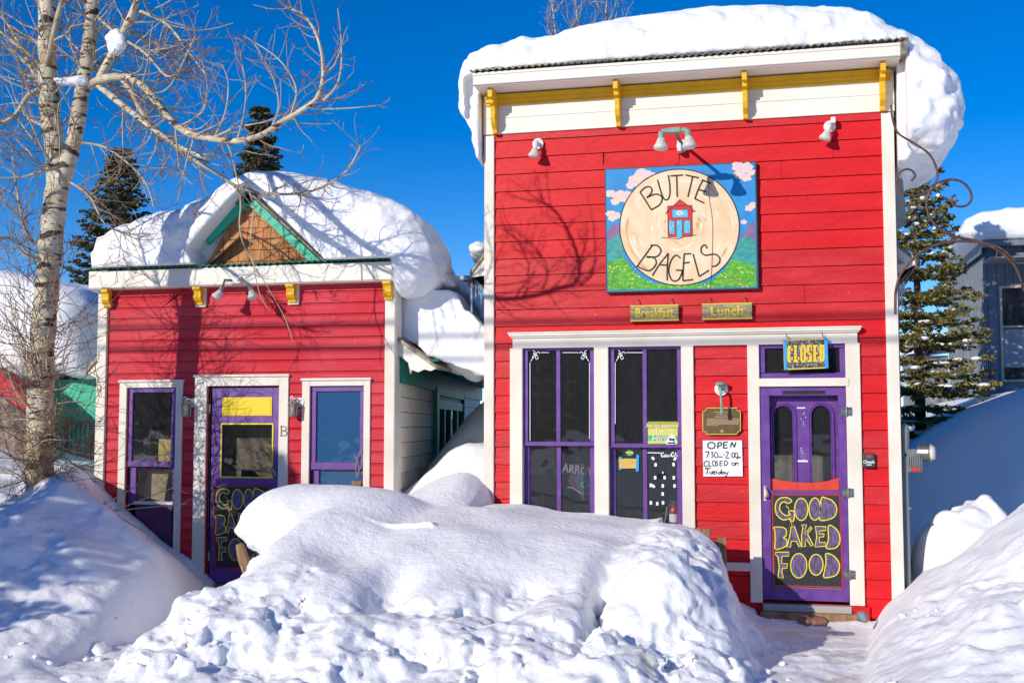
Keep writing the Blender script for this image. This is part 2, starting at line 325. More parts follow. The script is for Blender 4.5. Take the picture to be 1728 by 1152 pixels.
# ------------------------------------------------------------------ pieces for the houses
def solid_rects(x0, x1, z0, z1, holes):
    xs = sorted({x0, x1} | {min(max(h[i], x0), x1) for h in holes for i in (0, 1)}); out = []
    for a, b in zip(xs, xs[1:]):
        if b-a < 1e-4: continue
        c = (a+b)/2; cur = z0
        for h in sorted([h for h in holes if h[0] < c < h[1]], key=lambda h: h[2]):
            if h[2] > cur: out.append((a, b, cur, min(h[2], z1)))
            cur = max(cur, h[3])
        if cur < z1: out.append((a, b, cur, z1))
    return out
def siding(name, mt, parent, x0, x1, z0, z1, holes, pitch, drop=False, y0=0., zoff=0.):
    mb = MB(); r2 = random.Random(3); nb = int((z1-z0+.5)/pitch)+2
    base = [z0-.2+zoff+i*pitch+r2.uniform(-.003, .003) for i in range(nb)]
    for a, b, lo, hi in solid_rects(x0, x1, z0, z1, holes):
        mb.box(a, b, y0+.004, y0+.03, lo, hi, 1)
        for i in range(nb-1):
            p, q = base[i]+.004, base[i+1]-.003; u, v = max(p, lo), min(q, hi)
            if v-u < .004: continue
            if drop:
                k = p+(q-p)*.80; yf = y0-.014
                if u < k: t = min(v, k); mb.prismx([(yf, u), (yf, t), (y0+.01, t), (y0+.01, u)], a, b, 2 if (i*7) % 5 < 2 else 0)
                if v > k+.004:
                    s_ = max(u, k); mb.prismx([(yf+.009, s_), (yf+.001, v), (y0+.01, v), (y0+.01, s_)], a, b)
            else:
                yf = lambda z: y0-.004-.016*(1-(z-p)/(q-p)); rb = random.Random(i*31+5); jx = x0+(x1-x0)*rb.uniform(.1, .9) if rb.random() < .55 else -99; mi = 2 if rb.random() < .35 else 0
                for a2, b2 in (((a, jx-.0015), (jx+.0015, b)) if a < jx < b else ((a, b),)): mb.prismx([(yf(u), u), (yf(v), v), (y0+.01, v), (y0+.01, u)], a2, b2, mi)
                if u == p and q-v < .001:
                    zn = p+.022; n_ = int((b-a)/.4)
                    for xx in [x0+.07+.405*j for j in range(30)]:
                        if a+.01 < xx < b-.01: mb.box(xx-.0035, xx+.0035, yf(zn)-.0012, yf(zn)+.002, zn-.0035, zn+.0035, 3 if (i+int(xx*9)) % 3 else 1)
    return mb.build(name, [mt, M['ink'], M['faded2'] if drop else M['red2'], M['nail']], parent)
def clip(poly, p, q):                                   # keep what lies left of p->q
    out = []; s = lambda r: (q[0]-p[0])*(r[1]-p[1])-(q[1]-p[1])*(r[0]-p[0])
    for i in range(len(poly)):
        a, b = poly[i], poly[(i+1) % len(poly)]; sa, sb = s(a), s(b)
        if sa >= 0: out.append(a)
        if (sa >= 0) != (sb >= 0):
            t = sa/(sa-sb); out.append((a[0]+t*(b[0]-a[0]), a[1]+t*(b[1]-a[1])))
    return out
def board(name, mt, parent, x0, x1, y0, y1, z0, z1, bevel=.004, **k): return MB().box(x0, x1, y0, y1, z0, z1).build(name, mt, parent, bevel=bevel, **k)
def corrugated(name, parent, x0, x1, y0, y1, z, slope, mt, amp=.009, wl=.068):
    n = int((x1-x0)/wl*6); xs = np.linspace(x0, x1, n); v = []; f = []
    zz = amp*np.sin(xs*2*math.pi/wl)+.006*np.sin(xs*2.3)
    for th in (0, .006):
        for y in (y0, y1):
            for x, q in zip(xs, zz): v.append((x, y, z+q+th+slope*(y-y0)))
    for i in range(n-1):
        f += [(i, i+n, i+1+n, i+1), (2*n+i, 2*n+i+1, 3*n+i+1, 3*n+i), (i, i+1, 2*n+i+1, 2*n+i)]
    return MB().add(v, f).build(name, mt, parent)
def glasspane(parent, x0, x1, z0, z1, y, mt=None): return MB().box(x0, x1, y, y+.004, z0, z1).build('pane', mt or M['glass'], parent)
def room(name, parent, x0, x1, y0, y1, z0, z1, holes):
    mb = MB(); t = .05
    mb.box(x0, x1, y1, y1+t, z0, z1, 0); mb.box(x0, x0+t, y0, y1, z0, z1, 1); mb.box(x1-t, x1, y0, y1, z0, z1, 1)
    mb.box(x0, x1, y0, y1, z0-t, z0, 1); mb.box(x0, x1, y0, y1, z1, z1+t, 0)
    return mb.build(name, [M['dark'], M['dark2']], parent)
# ================================================================== THE TALL RED SHOP
XL, XR = -3.135, .955
shop = thing('shop_building', (-1.1, 0, 0), 'tall red false fronted wooden shop with cream trim, purple windows and a glazed purple door', 'building')
W1 = R(881, 1005, 582, 905); W2 = R(1028, 1151, 580, 905); DR = R(1282, 1432, 576, 1018)
for_holes = [(W1[0]-.02, W1[1]+.02, .35, W1[3]), (W2[0]-.02, W2[1]+.02, .35, W2[3]), (DR[0]-.02, DR[1]+.03, .0, DR[3])]
siding('front_wall', M['red'], shop, XL+.05, XR-.05, -.12, 4.76, for_holes, .1765, zoff=.035)
# butt joints and nailed cover strips in the siding
mb = MB()
for px, py0, py1 in ((1142, 252, 277), (1018, 257, 280)):
    x0, x1, z0, z1 = R(px-(4 if px > 1100 else .4), px+(4 if px > 1100 else .4), py0, py1); mb.box(x0, x1, -.024, -.004, z0, z1, 0 if px > 1100 else 1)
mb.build('joint_strip', [M['red'], M['ink']], shop)
board('corner_board', M['white'], shop, XL, XL+.105, -.04, .12, -.1, 4.72, .006)
board('corner_board', M['white'], shop, XR-.115, XR, -.04, .12, -.1, 4.72, .006)
mb = MB().box(XL-.01, XR+.01, -.035, .12, 4.735, 5.14); mb.box(XL-.012, XR+.012, -.043, -.03, 4.90, 4.905)
mb.build('frieze', M['whiteh'], shop, bevel=.004)
ZC = 5.155
mb = MB().box(-3.16, 1.0, -.36, .12, ZC, 5.285); mb.box(-3.165, 1.005, -.385, -.355, ZC+.012, 5.270); mb.box(-3.17, 1.01, -.395, -.34, 5.262, 5.292)
mb.build('cornice', M['whiteh'], shop, bevel=.005)
mb = MB()
for k_, (z0_, z1_, y_) in enumerate(((5.03, 5.135, -.055), (5.06, 5.135, -.075), (5.10, 5.14, -.095))): mb.box(XL+.02, XR-.02, y_, -.03, z0_, z1_)
mb.build('moulding', M['yellow'], shop, bevel=.004)
prof = [(-.03, 5.15), (-.30, 5.15), (-.30, 5.06), (-.25, 5.05), (-.245, 5.01), (-.19, 4.99), (-.175, 4.93), (-.19, 4.88), (-.16, 4.82), (-.10, 4.77), (-.09, 4.73), (-.03, 4.73)]
br = None
for px in (832.5, 1042, 1257.5, 1490):
    x = at(px, 175, -.15)[0]
    if br is None:
        mb = MB().prismx(prof, x-.024, x+.024); br = mb.build('bracket', M['yellow'], shop, bevel=.003); bx = x
    else:
        o = br.copy(); COL.objects.link(o); o.parent = shop; o.location.x += x-bx
corrugated('metal_roof_edge', shop, -3.19, 1.03, -.43, .2, 5.308, .04, M['galv'])
mb = MB(); mb.prism([(1.0, 5.17), (1.06, 5.18), (1.075, 5.33), (1.0, 5.34)], -.40, 1.2)
mb.build('metal_end_flashing', M['galv'], shop)
mb = MB().box(-3.1, .93, .12, 1.9, 5.2, 5.3); mb.build('top_deck', M['greywood'], shop)
# wing-like timber flap behind the false front on the right
a, b, c, d = at(1504, 182, .1), at(1516, 215, .35), at(1530, 378, .5), at(1506, 392, .1)
mb = MB(); mb.box(.955, .975, .12, 1.3, -.1, 5.2, 0)
mb.add([a, b, c, d, a+[0, .04, 0], b+[0, .04, 0], c+[0, .04, 0], d+[0, .04, 0]], [(0, 3, 2, 1), (4, 5, 6, 7), (0, 1, 5, 4), (1, 2, 6, 5), (2, 3, 7, 6)], 0)
mb.box(-3.13, -3.11, .12, 1.3, -.1, 5.2, 0); mb.box(-3.12, .96, 1.3, 1.34, 3.2, 5.2, 0)
mb.build('back_timber', M['greywood'], shop)
# the gabled roof behind, its eaves poking out on each side
def eave(side, xt, zt, xw, zw):
    mb = MB(); y0, y1 = .25, 7
    mb.prism([(xt, zt), (xw, zw), (xw, zw+.05), (xt-.01*side, zt+.05)], y0, y1, 0)
    mb.prism([(xt, zt-.035), (xw, zw-.30), (xw, zw-.002), (xt, zt-.002)], y0+.02, y0+.05, 1)
    mb.prism([(xt, zt-.03), (xt+.02*side*-1, zt-.05), (xw, zt-.28), (xw, zt-.24)], y0+.05, y1, 2)
    mb.prism([(xt+.012*side, zt-.06), (xt, zt-.06), (xt, zt+.05), (xt+.012*side, zt+.05)], y0-.01, y1, 2)
    mb.build('side_eave', [M['galv'], M['whiteh'], M['greywood']], shop)
eave(-1, *[at(795, 462, .25)[i] for i in (0, 2)], -3.12, at(822, 415, .25)[2])
eave(1, *[at(1544, 440, .25)[i] for i in (0, 2)], .965, at(1506, 412, .25)[2])
mb = MB(); mb.box(-3.10, -3.0, .12, 6.5, -.2, 3.3, 0); mb.box(.80, .95, .12, 6.5, -.2, 3.3, 0); mb.box(-3.1, .95, 6.4, 6.5, -.2, 3.3, 0)
mb.prism([(-3.2, 3.28), (-1.1, 4.5), (1.05, 3.28)], .2, 6.5, 1); mb.build('rear_walls', [M['beige'], M['greywood']], shop)
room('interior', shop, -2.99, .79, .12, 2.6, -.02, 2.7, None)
# shopfront casing
HD = R(862, 1452, 553, 581); ZT = 2.648
mb = MB(); xa, xb = HD[0], HD[1]
mb.box(xa+.03, xb-.03, -.05, -.0, 2.49, 2.60); mb.box(xa+.015, xb-.015, -.075, -.0, 2.595, 2.615); mb.box(xa, xb, -.095, -.0, 2.612, ZT); mb.box(xa-.01, xb+.01, -.105, 0, ZT-.014, ZT+.004)
mb.build('window_head', M['white'], shop, bevel=.005)
zb = -.02
def post(p0, p1, z0=None, mt='white'):
    x0, x1, *_ = R(p0, p1, 600, 860); board('casing', M[mt], shop, x0, x1, -.045, .12, z0 if z0 is not None else .3, 2.493, .005)
post(862, 883); post(1004, 1028); post(1151, 1172)
x0, x1, *_ = R(1264, 1284, 600, 1000); board('casing', M['white'], shop, x0, x1, -.045, .12, .0, 2.493, .006); dx0 = x1
x0, x1, *_ = R(1430, 1455, 600, 1000); board('casing', M['white'], shop, x0, x1, -.045, .12, .0, 2.493, .006); dx1 = x0
x0, x1, z0, z1 = R(1278, 1432, 638, 652); board('transom_bar', M['white'], shop, x0, x1, -.055, .08, z0, z1, .005)
x0, x1, z0, z1 = R(1216, 1268, 948, 962); board('base_board', M['white'], shop, x0, x1, -.04, .0, z0, z1)
mb = MB()
for a_, b_, c_, e_ in ((870, 1172, 884, 897),): x0, x1, z0, z1 = R(a_, b_, c_, e_); mb.box(x0, x1, -.02, .12, z0-.5, z1)
mb.build('window_sill', M['white'], shop)
def sash_window(name, parent, px0, px1, py0, py1, mull, rail, glaz, y=.03, stile=8, label=None, zbot=None):
    mb = MB(); s = stile; top = R(px0, px1, py0, py1)
    def bar(a, b, c, d, yy0, yy1, m=0): x0, x1, z0, z1 = R(a, b, c, d); mb.box(x0, x1, yy0, yy1, z0, z1, m)
    yu, yl = y-.03, y+.012
    bar(px0, px1, py0, py0+s, yu, yu+.035); bar(px0, px0+s-1, py0+s, rail, yu, yu+.035); bar(px1-s+1, px1, py0+s, rail, yu, yu+.035)
    bar(px0-1, px1+1, rail, rail+7, yu-.006, yu+.034)
    if mull: bar(mull-3.5, mull+3.5, py0+s, rail, yu+.004, yu+.03)
    bar(px0, px0+s, rail+7, py1, yl, yl+.035); bar(px1-s, px1, rail+7, py1, yl, yl+.035)
    if mull: bar(mull-3.5, mull+3.5, rail+7, py1, yl, yl+.03)
    fo = mb.build(name, [M['purple']], parent, bevel=.003, label=label)
    x0, x1, z0, z1 = R(px0, px1, py0+2, rail+2); glasspane(fo, x0+.01, x1-.01, z0, z1, yu+.017, glaz)
    x0, x1, z0, z1 = R(px0, px1, rail+2, py1); glasspane(fo, x0+.01, x1-.01, z0, z1, yl+.02, glaz)
    return fo
win1 = sash_window('window', shop, 884, 1003, 583, 905, 942, 745, M['glass'])
win2 = sash_window('window', shop, 1030, 1150, 581, 905, 1088, 748, M['glass'])
# thin white etched scrolls in the pane corners
def scroll(w_, cx, cy, sx, x2, y2):
    mb = MB(); P = lambda pts: [at(820+u/3.2, 540+v/3.2, -.003)[[0, 2]] for u, v in pts]
    q = lambda a, b: (cx+a*sx, cy+b)
    for st in ([q(-10, 20), q(-5, 8), q(8, 5), q(12, -5), q(22, -12), q(30, -3)], [q(-8, -20), q(2, -12), q(2, 0), q(-10, 12)], [q(20, 15), q(8, 8), q(4, 18), q(12, 28), q(20, 20), q(10, 2), q(-5, -5), q(-2, 10), q(-20, 38)]):
        mb.ribbon(smoothpts(P(st), 5), .0065, -.003)
    mb.ribbon(P([(cx+35*sx, cy-8), (x2, cy-8)]), .006, -.003); mb.ribbon(P([(cx-24*sx, cy+45), (cx-24*sx, y2)]), .006, -.003)
    mb.build('etched_scroll', [M['paper']], w_)
scroll(win1, 262, 183, 1, 340, 650); scroll(win1, 535, 183, -1, 412, 640); scroll(win2, 722, 183, 1, 848, 560)
# transom over the door
mb = MB()
def barp(mb, a, b, c, d, y0, y1, m=0, Y=0.): x0, x1, z0, z1 = R(a, b, c, d, Y); return mb.box(x0, x1, y0, y1, z0, z1, m)
barp(mb, 1281, 1428, 578, 587, -.01, .05); barp(mb, 1281, 1428, 629, 638, -.01, .05); barp(mb, 1281, 1291, 587, 629, -.01, .05); barp(mb, 1417, 1428, 587, 629, -.01, .05)
tr = mb.build('transom', M['purple'], shop, bevel=.003); x0, x1, z0, z1 = R(1290, 1418, 586, 630); glasspane(tr, x0, x1, z0, z1, .02)
# screen door
D0, D1 = dx0+.004, dx1-.004; Z0, Z1 = .03, at(1360, 654)[2]
px_ = lambda v: at(v, 730)[0]
dz = lambda py: at(1360, py)[2]
mb = MB(); sl_, sr_ = px_(1299), px_(1415)
mb.box(D0, sl_, -.025, .012, Z0, Z1); mb.box(sr_, D1, -.025, .012, Z0, Z1); mb.box(sl_, sr_, -.025, .012, dz(667), Z1)
mb.box(sl_, sr_, -.022, .012, dz(835), dz(827)); mb.box(sl_, sr_, -.022, .012, Z0, dz(992)); mb.box(sl_, sr_, -.006, .006, dz(992), dz(835), 1)
barp(mb, 1320, 1393, 659, 665, -.028, -.024, 2)
door = mb.build('door', [M['purple'], M['concrete'], M['ink']], shop, bevel=.004)
# inner door leaf behind the screen opening, two round-headed lights
ID = .105; zi0, zi1 = dz(830), dz(655)
def archpts(c, w2, zb_, zt_, k=12): return [(c-w2, zb_)]+[(c-w2*math.cos(math.pi*i/k), zt_-w2+w2*math.sin(math.pi*i/k)) for i in range(k+1)]+[(c+w2, zb_)]
ca, cb = at(1322, 740, ID)[0], at(1386, 740, ID)[0]; zt_ = at(1350, 683, ID)[2]; zb_ = at(1350, 822, ID)[2]; aw = .098
mb = MB()
def leaf_with_arch(x0, x1, c):
    A = archpts(c, aw, zb_, zt_); n = len(A)
    # left strip, right strip and the head cut round the arch
    mb.box(x0, c-aw, ID, ID+.04, zb_-.05, zt_-aw); mb.box(c+aw, x1, ID, ID+.04, zb_-.05, zt_-aw)
    for i in range(1, n-2):
        (u0, v0), (u1, v1) = A[i], A[i+1]; mb.prism([(u0, v0), (u1, v1), (u1, zi1), (u0, zi1)], ID, ID+.04)
    mb.box(x0, c-aw, ID, ID+.04, zt_-aw, zi1); mb.box(c+aw, x1, ID, ID+.04, zt_-aw, zi1)
mid = (ca+cb)/2
leaf_with_arch(D0+.02, mid, ca); leaf_with_arch(mid, D1-.02, cb)
mb.box(D0+.02, D1-.02, ID, ID+.04, .05, zb_-.05)
for c in (ca, cb):
    A = archpts(c, aw+.018, zb_, zt_+.018); mb.tube([(x, ID-.004, z) for x, z in A], .014, 6)
    A = archpts(c, aw-.002, zb_, zt_-.002); mb.tube([(x, ID-.004, z) for x, z in A], .007, 6)
mb.box(D0+.1, D1-.1, ID-.012, ID, zt_+.05, zt_+.065)
ind = mb.build('inner_door', M['purple'], shop)
for c in (ca, cb): MB().prism(archpts(c, aw, zb_, zt_), ID+.02, ID+.024).build('arched_pane', M['glass'], ind)
mb = MB()
for u, v, w_, h_ in ((1345, 687, 14, 2), (1346, 776, 17, 3)): barp(mb, u, u+w_, v, v+h_, ID-.002, ID+.003, 0, ID)
for i in range(26):
    u, v = 1350+rnd.uniform(0, 10), rnd.choice([rnd.uniform(695, 720), rnd.uniform(750, 776)]); barp(mb, u, u+rnd.uniform(.5, 1.6), v, v+rnd.uniform(.5, 1.8), ID-.002, ID+.003, 0, ID)
mb.build('old_sticker_remains', M['paper'], ind)
# red kick strip with its curved top
top = smoothpts([(1300, 806), (1325, 811), (1358, 814), (1390, 812), (1416, 805)], 4)
pts = [tuple(at(u, v, .02)[[0, 2]]) for u, v in top]+[tuple(at(u, v, .02)[[0, 2]]) for u, v in ((1416, 827), (1300, 827))]
MB().prism(pts, .012, .03).build('red_panel', M['orange'], door)
# hand painted board: GOOD BAKED FOOD
Q5 = lambda u, v: (1270+u/4.265, 800+v/4.265)
LET = {
 'G': [(282, 188), (245, 166), (200, 170), (170, 200), (163, 245), (175, 290), (210, 322), (240, 325), (268, 315), (272, 330), (296, 332), (298, 268), (262, 262), (262, 278), (272, 285), (245, 295), (215, 280), (195, 250), (200, 215), (225, 195), (255, 208)],
 'D1': [(495, 168), (530, 170), (575, 190), (603, 235), (600, 280), (570, 315), (485, 328), (490, 250)],
 'B': [(152, 380), (200, 378), (230, 385), (243, 405), (240, 440), (222, 452), (245, 468), (248, 495), (235, 518), (165, 537), (163, 470), (160, 400)],
 'A': [(278, 374), (300, 372), (326, 445), (352, 518), (335, 520), (315, 480), (280, 478), (272, 522), (248, 522), (265, 450)],
 'K': [(352, 362), (388, 360), (372, 430), (420, 372), (428, 385), (395, 425), (438, 510), (422, 515), (383, 460), (378, 500), (382, 515), (355, 520), (352, 440), (362, 380)],
 'E': [(450, 372), (530, 375), (525, 402), (480, 405), (478, 425), (515, 425), (512, 447), (480, 450), (480, 488), (525, 487), (525, 515), (450, 520), (462, 440)],
 'D2': [(545, 370), (580, 375), (615, 410), (628, 455), (622, 500), (590, 530), (530, 528), (545, 470)],
 'F': [(165, 558), (262, 557), (260, 585), (212, 588), (208, 640), (250, 640), (248, 672), (215, 675), (210, 700), (222, 742), (183, 743), (192, 660), (182, 590), (165, 575)],
 'D3': [(525, 575), (545, 567), (590, 590), (622, 635), (622, 685), (595, 725), (515, 740), (518, 690), (528, 630)]}
OV = [(350, 250, 48, 80), (448, 248, 42, 80), (332, 655, 58, 88), (457, 648, 50, 75)]
rough = {'A', 'K', 'E', 'F'}
M['cut'] = mat('faded_purple_fill', (.20, .12, .30), .5, (.07, .06, .09), 26, stretch=(2, 1, .6), vlo=.35, vhi=.6)
M['cutr'] = mat('red_fill', (.5, .03, .06), .5)
def foodsign(parent, mp, yf, ws, xk=1.):
    """mp maps a point of the traced board (zoom units) to x,z"""
    mb = MB(); q = [(135, 140), (630, 143), (652, 815), (152, 803)]
    mb.prism([mp(*p) for p in q], yf, yf+.012, 0)
    ring = []
    for a, b in zip(q, q[1:]+q[:1]): ring += [np.array(a)*(1-t)+np.array(b)*t for t in (.005, .5, .995)]
    c = np.array([392, 475]); mb.ribbon([mp(*(c+(p-c)*.985)) for p in ring], .009, yf-.0015, 2, True)
    for k, P in list(LET.items())+[('O', ellp(*o)) for o in OV]:
        S = P if k in rough or k == 'O' else [tuple(p) for p in smoothpts(P, 4, True)]
        X = [mp(*p) for p in S]
        f0 = len(X); v = [(x, yf-.002, z) for x, z in X]; mb.add(v, [tuple(range(f0))], 1)
        if k == 'O':
            pass
        mb.ribbon(X, .0095 if k not in rough else .0085, yf-.0035, 3, True)
    for i in range(14):
        u, v = rnd.uniform(225, 350), rnd.uniform(330, 480); x, z = mp(u, v); mb.box(x-.002, x+.002, yf-.004, yf, z-.002, z+.002, 3)
    mb.ribbon([mp(268, 328), mp(285, 365)], .005, yf-.004, 3); mb.ribbon([mp(240, 222), mp(262, 248)], .006, yf-.004, 3)
    return mb.build('lettered_board', [M['black'], M['cut'], M['redline'], M['yline']], parent)
foodsign(door, lambda u, v: tuple(at(*Q5(u, v), -.02)[[0, 2]]), -.03, 1)
def hinge(x, z, parent):
    mb = MB(); mb.box(x-.052, x-.006, -.036, -.03, z-.04, z+.04); mb.box(x+.006, x+.05, -.054, -.044, z-.04, z+.04); mb.cyl((x, -.052, z-.045), (x, -.052, z+.045), .012, 10)
    for dx in (-.04, -.022, .022, .038):
        for dz_ in (-.028, .028): mb.box(x+dx-.004, x+dx+.004, -.058 if dx > 0 else -.04, -.03, z+dz_-.004, z+dz_+.004, 1)
    mb.build('hinge', [M['steel'], M['ink']], parent)
for py in (694, 831, 969): hinge(dx1+.002, at(1434, py, -.04)[2], door)
hx, hz = at(1291, 832, -.05)[[0, 2]]
mb = MB().box(hx-.012, hx+.012, -.032, -.024, hz-.07, hz+.07); mb.tube(smoothpts([(hx, -.03, hz+.06), (hx+.015, -.075, hz+.03), (hx+.02, -.08, hz), (hx+.012, -.07, hz-.03), (hx, -.03, hz-.05)], 4), .009, 8, 1)
mb.build('handle', [M['porc'], M['brass']], door)
mb = MB(); barp(mb, 1288, 1437, 1019, 1031, -.07, .1, 0); barp(mb, 1284, 1446, 1031, 1050, -.12, .1, 1); barp(mb, 1437, 1468, 1022, 1050, -.05, .02, 2)
mb.build('threshold', [M['bluewood'], M['wood'], M['red']], shop, bevel=.006)
# ================================================================== THE LOW RED HOUSE
HL, HR, HZ = -7.62, -4.10, 3.43
low = thing('low_house', (-5.8, 0, 0), 'low red shop front with a cream cornice, shingled green edged gable and purple door', 'building')
LW = R(215, 298, 653, 925); LD = R(350, 472, 651, 990); RW = R(524, 615, 651, 900)
siding('front_wall', M['faded'], low, HL+.06, HR-.09, -.1, 3.3, [(LW[0], LW[1], .1, LW[3]), (LD[0], LD[1], -.1, LD[3]), (RW[0], RW[1], .1, RW[3])], .122, True, zoff=.02)
board('corner_board', M['white'], low, HL, HL+.115, -.05, .1, -.1, 3.2, .006)
mb = MB().box(HR-.115, HR-.005, -.05, .02, -.1, 3.24); mb.box(HR-.02, HR, -.045, .17, -.1, 3.24); mb.build('corner_board', M['white'], low, bevel=.005)
mb = MB().box(HL-.04, HR+.0, -.16, .1, 3.215, HZ-.012); mb.box(HL-.045, HR-.0, -.175, -.15, 3.225, HZ-.014); mb.box(HR-.002, HR+.012, -.16, .25, 3.215, HZ-.01)
mb.build('cornice', M['whiteh'], low, bevel=.006)
corrugated('metal_roof_edge', low, HL-.06, HR+.05, -.215, .5, HZ+.004, .03, M['dgreen'], .010, .072)
prof = [(-.05, 3.218), (-.145, 3.218), (-.15, 3.19), (-.12, 3.165), (-.115, 3.13), (-.125, 3.10), (-.10, 3.065), (-.075, 3.05), (-.07, 3.02), (-.05, 3.02)]
b2 = None
for px, blk in ((180, 0), (335, 1), (492, 1), (655, 0)):
    x = at(px, 495, -.1)[0]-.01
    if b2 is None: b2 = MB().prismx(prof, x-.045, x+.045).build('bracket', M['yellow'], low, bevel=.003); bx = x
    else: o = b2.copy(); COL.objects.link(o); o.parent = low; o.location.x += x-bx
    if blk: MB().box(x-.055, x+.065, -.05, -.0, 3.0, 3.214).build('bracket_block', M['white'], low, bevel=.004)
# gable with cedar shingles
GL, GR, GA = at(346, 442)[0], at(546, 442)[0], at(421, 324); tri = [(GL, HZ), (GR, HZ), (GA[0], GA[2])]
mb = MB().prism(tri, .02, .05, 1); row = 0; z = HZ-.06
while z < GA[2]:
    x = GL-rnd.uniform(0, .1)
    while x < GR:
        w_ = rnd.uniform(.085, .165); p = [(x+.004, z+rnd.uniform(-.004, .006)), (x+w_-.003, z+rnd.uniform(-.004, .006)), (x+w_-.003, z+.15), (x+.004, z+.15)]
        p = clip(clip(clip(p, tri[0], tri[1]), tri[1], tri[2]), tri[2], tri[0])
        if len(p) > 2:
            n = len(p); dd = rnd.uniform(0, .004); v = [(a, -.022-dd+(b-z)*.12, b) for a, b in p]+[(a, .02, b) for a, b in p]
            mb.add(v, [tuple(range(n))]+[(i, i+n, (i+1) % n+n, (i+1) % n) for i in range(n)], 0)
        x += w_
    z += .122; row += 1
mb.build('shingled_gable', [M['shingle'], M['ink']], low)
def rake(a, b, wd, name):
    a, b = np.array(a), np.array(b); t = (b-a)/np.linalg.norm(b-a); n = np.array([t[1], -t[0]]); n = n if n[1] < 0 else -n
    MB().prism([tuple(a), tuple(b), tuple(b+n*wd), tuple(a+n*wd)], -.075, -.03).build(name, M['green'], low, bevel=.003)
ap = at(420, 325, -.05)[[0, 2]]; rake(at(345, 404, -.05)[[0, 2]], ap+[.015, .0], .09, 'rake_board'); rake(ap+[-.015, .0], at(548, 446, -.05)[[0, 2]], .09, 'rake_board')
def edge(a, b):
    v = []; a, b = np.array(a), np.array(b)
    t = (b-a)/np.linalg.norm(b-a); n = np.array([-t[1], t[0]]); n = n if n[1] > 0 else -n
    MB().prism([tuple(a+n*.002), tuple(b+n*.002), tuple(b+n*.025), tuple(a+n*.025)], -.12, .6).build('gable_roof_edge', M['greywood'], low)
edge(at(345, 404, -.05)[[0, 2]], ap); edge(ap, at(552, 446, -.05)[[0, 2]])
# windows and door
def frame(name, a0, a1, b0, b1, t0, t1, zlow, y0=-.035, dep=.07):
    """outer px a0..a1, inner px b0..b1, outer top t0, inner top t1"""
    xa, xb, _, zt = R(a0, a1, t0, 800); xc, xd, _, zi = R(b0, b1, t1, 800)
    mb = MB().box(xa, xc, y0, dep, zlow, zt); mb.box(xd, xb, y0, dep, zlow, zt); mb.box(xc, xd, y0+.001, dep, zi, zt-.001); mb.box(xa-.012, xb+.012, y0-.02, 0, zt-.012, zt+.014)
    return mb.build(name, M['white'], low, bevel=.005)
frame('window_casing', 203, 309, 215, 298, 643, 654, .0); frame('door_casing', 330, 488, 350, 472, 634, 651, -.05); frame('window_casing', 511, 626, 524, 615, 640, 651, .3)
def lowwindow(px0, px1, g0, g1, top, gt, gb, rail, gz, bot, lab, panel):
    mb = MB()
    def bar(a, b, c, d, y0, y1, m=0): x0, x1, z0, z1 = R(a, b, c, d); mb.box(x0, x1, y0, y1, z0, z1, m)
    bar(px0, px1, top, gt, .0, .04); bar(px0, g0, gt, rail, .0, .04); bar(g1, px1, gt, rail, .0, .04); bar(px0-2, px1, gb, rail, -.006, .04)
    bar(px0, px0+(g0-px0)+3, rail, bot, .03, .07); bar(g1-1, px1, rail, bot, .03, .07)
    if panel: bar(g0, g1, 846, 851, .025, .07, 1); bar(px0, px1, 851, 940, .03, .06, 2)
    fo = mb.build('window', [M['purple'], M['porc'], M['purpb']], low, bevel=.003, label=lab)
    x0, x1, z0, z1 = R(g0, g1, gt, gb); glasspane(fo, x0-.01, x1+.01, z0-.01, z1+.01, .02, gz)
    x0, x1, z0, z1 = R(g0, g1, rail, bot if not panel else 848); glasspane(fo, x0, x1+.01, z0, z1, .05, gz); return fo
M['purpb'] = mat('brownish_purple_panel', (.12, .035, .09), .6, (.09, .03, .09), 8)
wl = lowwindow(215, 298, 223, 289, 654, 662, 778, 787, M['glass'], 900, 'purple sash window with cardboard boxes behind the glass', True)
wr = lowwindow(524, 615, 533, 607, 651, 660, 780, 792, M['blueglass'], 900, 'purple sash window with dark blue tinted glass', False)
mb = MB(); d0, d1, dz0, dz1 = R(354, 472, 653, 989)
G0 = R(373, 458, 716, 804); mb.box(d0, G0[0], .02, .06, .0, dz1); mb.box(G0[1], d1, .02, .06, .0, dz1); mb.box(G0[0], G0[1], .02, .06, G0[3], dz1); mb.box(G0[0], G0[1], .02, .06, 0, G0[2])
ldoor = mb.build('door', M['purple'], low, bevel=.003)
glasspane(ldoor, G0[0], G0[1], G0[2], G0[3], .04)
mb = MB(); x0, x1, z0, z1 = R(374, 458, 670, 701); mb.box(x0, x1, .012, .02, z0, z1); mb.box(x0+.012, x1-.012, .008, .013, z0+.012, z1-.012); mb.build('yellow_panel', M['yline2'] if 'yline2' in M else M['yellow'], ldoor)
mb = MB(); x0, x1, z0, z1 = G0
for r_ in ((x0-.012, x1+.012, z1, z1+.014), (x0-.012, x1+.012, z0-.014, z0), (x0-.014, x0, z0, z1), (x1, x1+.014, z0, z1)): mb.box(r_[0], r_[1], .01, .02, r_[2], r_[3])
mb.build('yellow_glazing_bead', M['yline'], ldoor)
foodsign(ldoor, lambda u, v: tuple(at(362+(u-152)/500*97, 819+(v-140)/665*139, 0)[[0, 2]]), .007, 1)
kx, kz = at(462, 795, 0)[[0, 2]]
